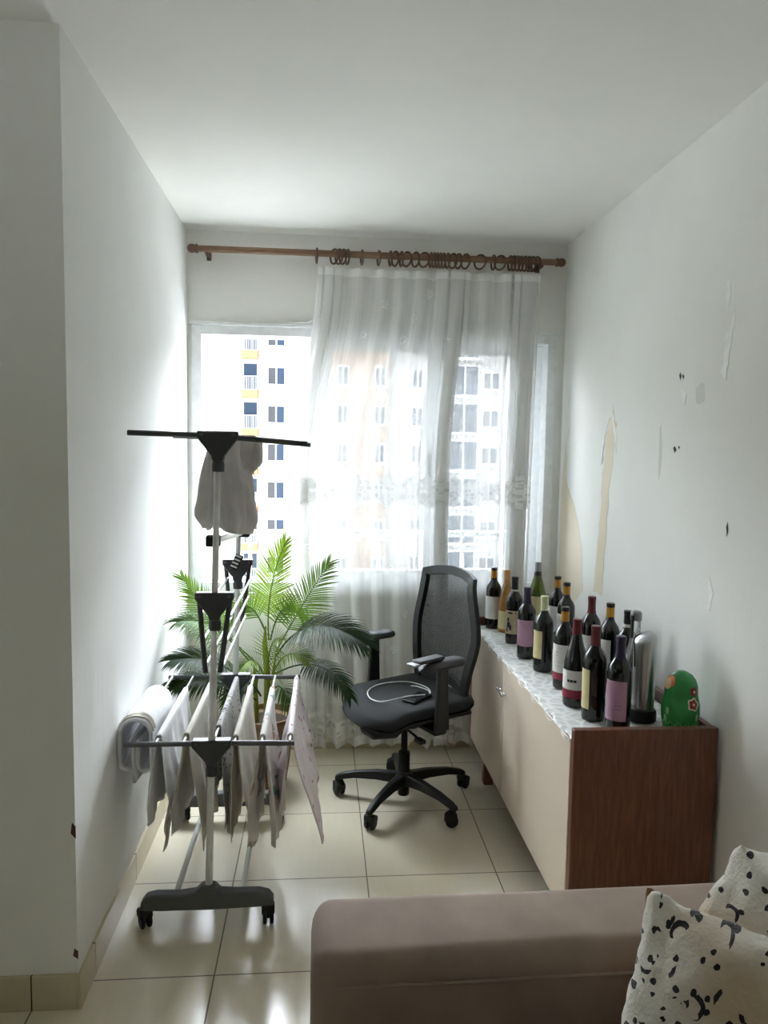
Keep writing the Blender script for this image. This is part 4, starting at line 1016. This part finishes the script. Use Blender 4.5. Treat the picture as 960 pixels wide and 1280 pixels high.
# ------------------------------------------------------------------ sofa
so = thing('sofa', 'taupe velvet sofa with a broad padded arm in the foreground', 'sofa', (.6,.4,0))
O = off(so)
def soft(name, a, b, bev, mat, parent=so, sub=None, amp=.003, puff=0):
    """padded box: rounded edges, subtly uneven faces"""
    A, B = Vector(a), Vector(b); c = (A+B)/2; h = (B-A)/2
    bm = bmesh.new(); bmesh.ops.create_cube(bm, size=2)
    bmesh.ops.subdivide_edges(bm, edges=bm.edges[:], cuts=17, use_grid_fill=True)
    for v in bm.verts:
        p = Vector((v.co.x*h.x, v.co.y*h.y, v.co.z*h.z))
        # rounded box projection
        q = Vector([max(-h[i]+bev, min(h[i]-bev, p[i])) for i in range(3)]); d = p-q
        if d.length > 1e-6: p = q+d.normalized()*bev
        n = noise.noise((p.x*3, p.y*3, p.z*3+len(name)))*amp
        if puff:
            p.z += puff*(1-v.co.x**2)*(1-v.co.y**2)*(1 if v.co.z > 0 else 0)
        p += d.normalized()*n if d.length > 1e-6 else Vector()
        v.co = O @ (c+p)
    me = bpy.data.meshes.new(name); bm.to_mesh(me); bm.free(); me.materials.append(M[mat]); me.shade_smooth()
    ob = bpy.data.objects.new(name, me); COL.objects.link(ob); ob.parent = parent; return ob
def soft_fine(a, b, bev):
    pass
# arm: profile across (y,z), swept along x with rounded left end
def arm_pt(u, v):
    # v around the profile, u along x
    y0, y1, z0, z1, r = 1.285, 1.505, .06, .612, .045
    prof = []
    for cx, cz, a0 in ((y0+r,z1-r,PI),(y1-r,z1-r,PI/2)):
        for i in range(9):
            w = a0-i/8*PI/2; prof.append((cx+r*math.cos(w), cz+r*math.sin(w)))
    prof = [(y0,z0)]+[(y0, lerp(z0, z1-r, i/6)) for i in range(1,6)]+prof+[(y1, lerp(z1-r, z0, i/6)) for i in range(1,7)]
    k = len(prof)-1; t = v*k; i = min(int(t), k-1)
    p = (lerp(prof[i][0],prof[i+1][0],t-i), lerp(prof[i][1],prof[i+1][1],t-i))
    cy, cz = (y0+y1)/2, lerp(p[1], z1-.15, .0)
    re = .040; s = 1; x = lerp(-.012, 1.20, u)
    d = x-(-.012)
    ins = re-math.sqrt(max(0, re*re-(re-min(re,d))**2))
    yy = p[0]+ (ins if p[0] < cy else -ins); zz = p[1] - (ins if p[1] > z1-r*1.01 else 0)
    yy += .004*noise.noise((x*4, p[1]*5, 2)); zz += .005*noise.noise((x*3, p[0]*8, 7)) + .010*u
    return O @ Vector((x, yy, zz))
g = G()
us = [0,.002,.006,.012,.02,.03,.036]+[.036+.964*i/40 for i in range(1,41)]
NV = 60
g.grid(lambda u, v: arm_pt(us[round(u*(len(us)-1))], v), len(us)-1, NV)
g.f.append(tuple(range(NV+1)))
arm = g.build('arm', M['velvet'], so, angle=70)
G().tube([O @ Vector((lerp(.03,1.19,i/20), 1.283+.0015*math.sin(i), .560+.010*i/20)) for i in range(21)], .0035, 8).build('arm_seam', M['velvet'], arm)
soft('seat_base', (.02,-.75,.08), (1.20,1.285,.27), .03, 'velvet')
soft('seat_cushion', (.0,.28,.27), (.97,1.28,.43), .05, 'velvet', puff=.02)
soft('seat_cushion', (.0,-.74,.27), (.97,.27,.43), .05, 'velvet', puff=.02)
soft('backrest', (.97,-.75,.27), (1.205,1.28,.80), .07, 'velvet')
for x in (.08,1.12):
    for y in (-.65,1.42): G().lathe([(.020,0),(.028,.065)], 16, c=Vector((x,y,0))-so.location).build('foot', M['walnut'], so)

# cushion with brown trim and leopard throw over it
def pillow(g, c00, c10, c11, c01, thick, seed=0, sag=.0, n=26, power=2.6, fr=1.0):
    c = [Vector(q) for q in (c00, c10, c11, c01)]
    nrm = (c[1]-c[0]).cross(c[3]-c[0]).normalized()
    for s in (1, -1):
        def fn(u, v, s=s):
            p = c[0]*(1-u)*(1-v)+c[1]*u*(1-v)+c[2]*u*v+c[3]*(1-u)*v
            e = (1-abs(2*u-1)**power)*(1-abs(2*v-1)**power)
            t = thick*(max(e,0)**.55)
            ed = 1-max(abs(2*u-1), abs(2*v-1))
            cen = (c[0]+c[1]+c[2]+c[3])/4
            p = p.lerp(cen, .07*(1-abs(2*u-1)**2)*(abs(2*v-1)**8)+.07*(1-abs(2*v-1)**2)*(abs(2*u-1)**8))
            return p + nrm*s*t + Vector((0,0,1))*.012*noise.noise((u*4+seed, v*4, s*.3)) + nrm*.012*noise.noise((u*5+seed, v*5, 4.+s))
        g.grid(fn, n, n)
    return g
cu = thing('cushion', 'brown patterned cushion peeking out beneath the left edge of the leopard throw', 'cushion', (.7,1.05,.45))
g = pillow(G(), (.56,1.18,.452), (.93,.95,.452), (.93,1.06,.60), (.566,1.205,.803), .05, 5)
g.v = [tuple(Vector(v)-cu.location) for v in g.v]
cv = g.build('cover', M['brown_trim'], cu, angle=180)
md = cv.modifiers.new('remesh', 'REMESH'); md.mode = 'VOXEL'; md.voxel_size = .008; md.use_smooth_shade = True
md = cv.modifiers.new('smooth', 'SMOOTH'); md.factor = .5; md.iterations = 6
g = pillow(G(), (.415,1.06,.46), (.88,.72,.46), (.90,.89,.79), (.553,1.150,.830), .085, 1, fr=1)
pillow(g, (.60,1.215,.62), (.94,.97,.62), (.95,.98,.90), (.735,1.20,.870), .055, 9)
th = g.build('leopard_throw', M['leopard'], None)
md = th.modifiers.new('remesh', 'REMESH'); md.mode = 'VOXEL'; md.voxel_size = .008; md.use_smooth_shade = True
md = th.modifiers.new('smooth', 'SMOOTH'); md.factor = .5; md.iterations = 7
tx = bpy.data.textures.new('fleece_lumps', 'CLOUDS'); tx.noise_scale = .06
md = th.modifiers.new('lumps', 'DISPLACE'); md.texture = tx; md.strength = .018; md.mid_level = .5
tag(th, 'white fleece throw with black leopard spots heaped on the sofa', 'throw')

# ------------------------------------------------------------------ light
SKY, SUN, EXPO = 14.0, 2.2, 1.92
w = bpy.data.worlds.new('sky'); S.world = w; w.use_nodes = True; nt = w.node_tree; nt.nodes.clear()
bg = nt.nodes.new('ShaderNodeBackground'); wo = nt.nodes.new('ShaderNodeOutputWorld')
tc = nt.nodes.new('ShaderNodeTexCoord'); sp = nt.nodes.new('ShaderNodeSeparateXYZ'); cr = nt.nodes.new('ShaderNodeValToRGB')
nt.links.new(tc.outputs['Generated'], sp.inputs[0]); nt.links.new(sp.outputs[2], cr.inputs[0])
cr.color_ramp.elements[0].color = (.94,.965,1,1); cr.color_ramp.elements[1].color = (.80,.885,1,1)
# sky strength shaped to light the room: brighter across the street, dimmer behind
ml = nt.nodes.new('ShaderNodeMapRange'); nt.links.new(sp.outputs[1], ml.inputs[0])
ml.inputs[1].default_value = -.05; ml.inputs[2].default_value = .7; ml.inputs[3].default_value = .7; ml.inputs[4].default_value = SKY
mz = nt.nodes.new('ShaderNodeMapRange'); nt.links.new(sp.outputs[2], mz.inputs[0])
mz.inputs[1].default_value = .15; mz.inputs[2].default_value = .85; mz.inputs[3].default_value = .35; mz.inputs[4].default_value = 1.5
mm = nt.nodes.new('ShaderNodeMath'); mm.operation = 'MULTIPLY'; nt.links.new(ml.outputs[0], mm.inputs[0]); nt.links.new(mz.outputs[0], mm.inputs[1])
nt.links.new(mm.outputs[0], bg.inputs[1])
nt.links.new(cr.outputs[0], bg.inputs[0]); nt.links.new(bg.outputs[0], wo.inputs[0])
sl = bpy.data.lights.new('sun', 'SUN'); sl.energy = SUN; sl.angle = .01; sl.color = (1,.98,.95)
so_ = bpy.data.objects.new('sun', sl); COL.objects.link(so_)
so_.rotation_euler = Vector((.12,.36,-.92)).to_track_quat('-Z', 'Y').to_euler()
pl = bpy.data.lights.new('window_portal', 'AREA'); pl.shape = 'RECTANGLE'; pl.size = 1.85; pl.size_y = 1.34; pl.cycles.is_portal = True
pl2 = pl.copy(); pl2.size = 1.3; pl2.size_y = 1.1
p2 = bpy.data.objects.new('window_portal', pl2); COL.objects.link(p2); p2.location = (XB-.22,.05,1.55); p2.rotation_euler = (PI/2,0,-PI/2)
po = bpy.data.objects.new('window_portal', pl); COL.objects.link(po); po.location = (.275,YF+.17,1.48); po.rotation_euler = (-PI/2,0,0)

# ------------------------------------------------------------------ camera
cd = bpy.data.cameras.new('camera'); cam = bpy.data.objects.new('camera', cd); COL.objects.link(cam)
cd.sensor_fit = 'VERTICAL'; cd.sensor_height = 24; cd.sensor_width = 18; cd.lens = 24*925/1280; cd.clip_end = 400; cd.clip_start = .05
mw = Matrix.Identity(4)
for i, v in enumerate((CAM @ Vector((1,0,0)), CAM @ Vector((0,-1,0)), CAM @ Vector((0,0,-1)))):
    for j in range(3): mw[j][i] = v[j]
mw.translation = (0,0,1.55)
cam.matrix_world = mw; S.camera = cam
S.view_settings.view_transform = 'Standard'; S.view_settings.look = 'None'; S.view_settings.gamma = 1; S.view_settings.use_curve_mapping = False
S.view_settings.exposure = EXPO
c = S.cycles
c.use_denoising = True; c.denoiser = 'OPENIMAGEDENOISE'; c.denoising_input_passes = 'RGB_ALBEDO_NORMAL'
c.max_bounces = 14; c.diffuse_bounces = 9; c.transparent_max_bounces = 40; c.transmission_bounces = 10; c.caustics_reflective = False; c.caustics_refractive = False
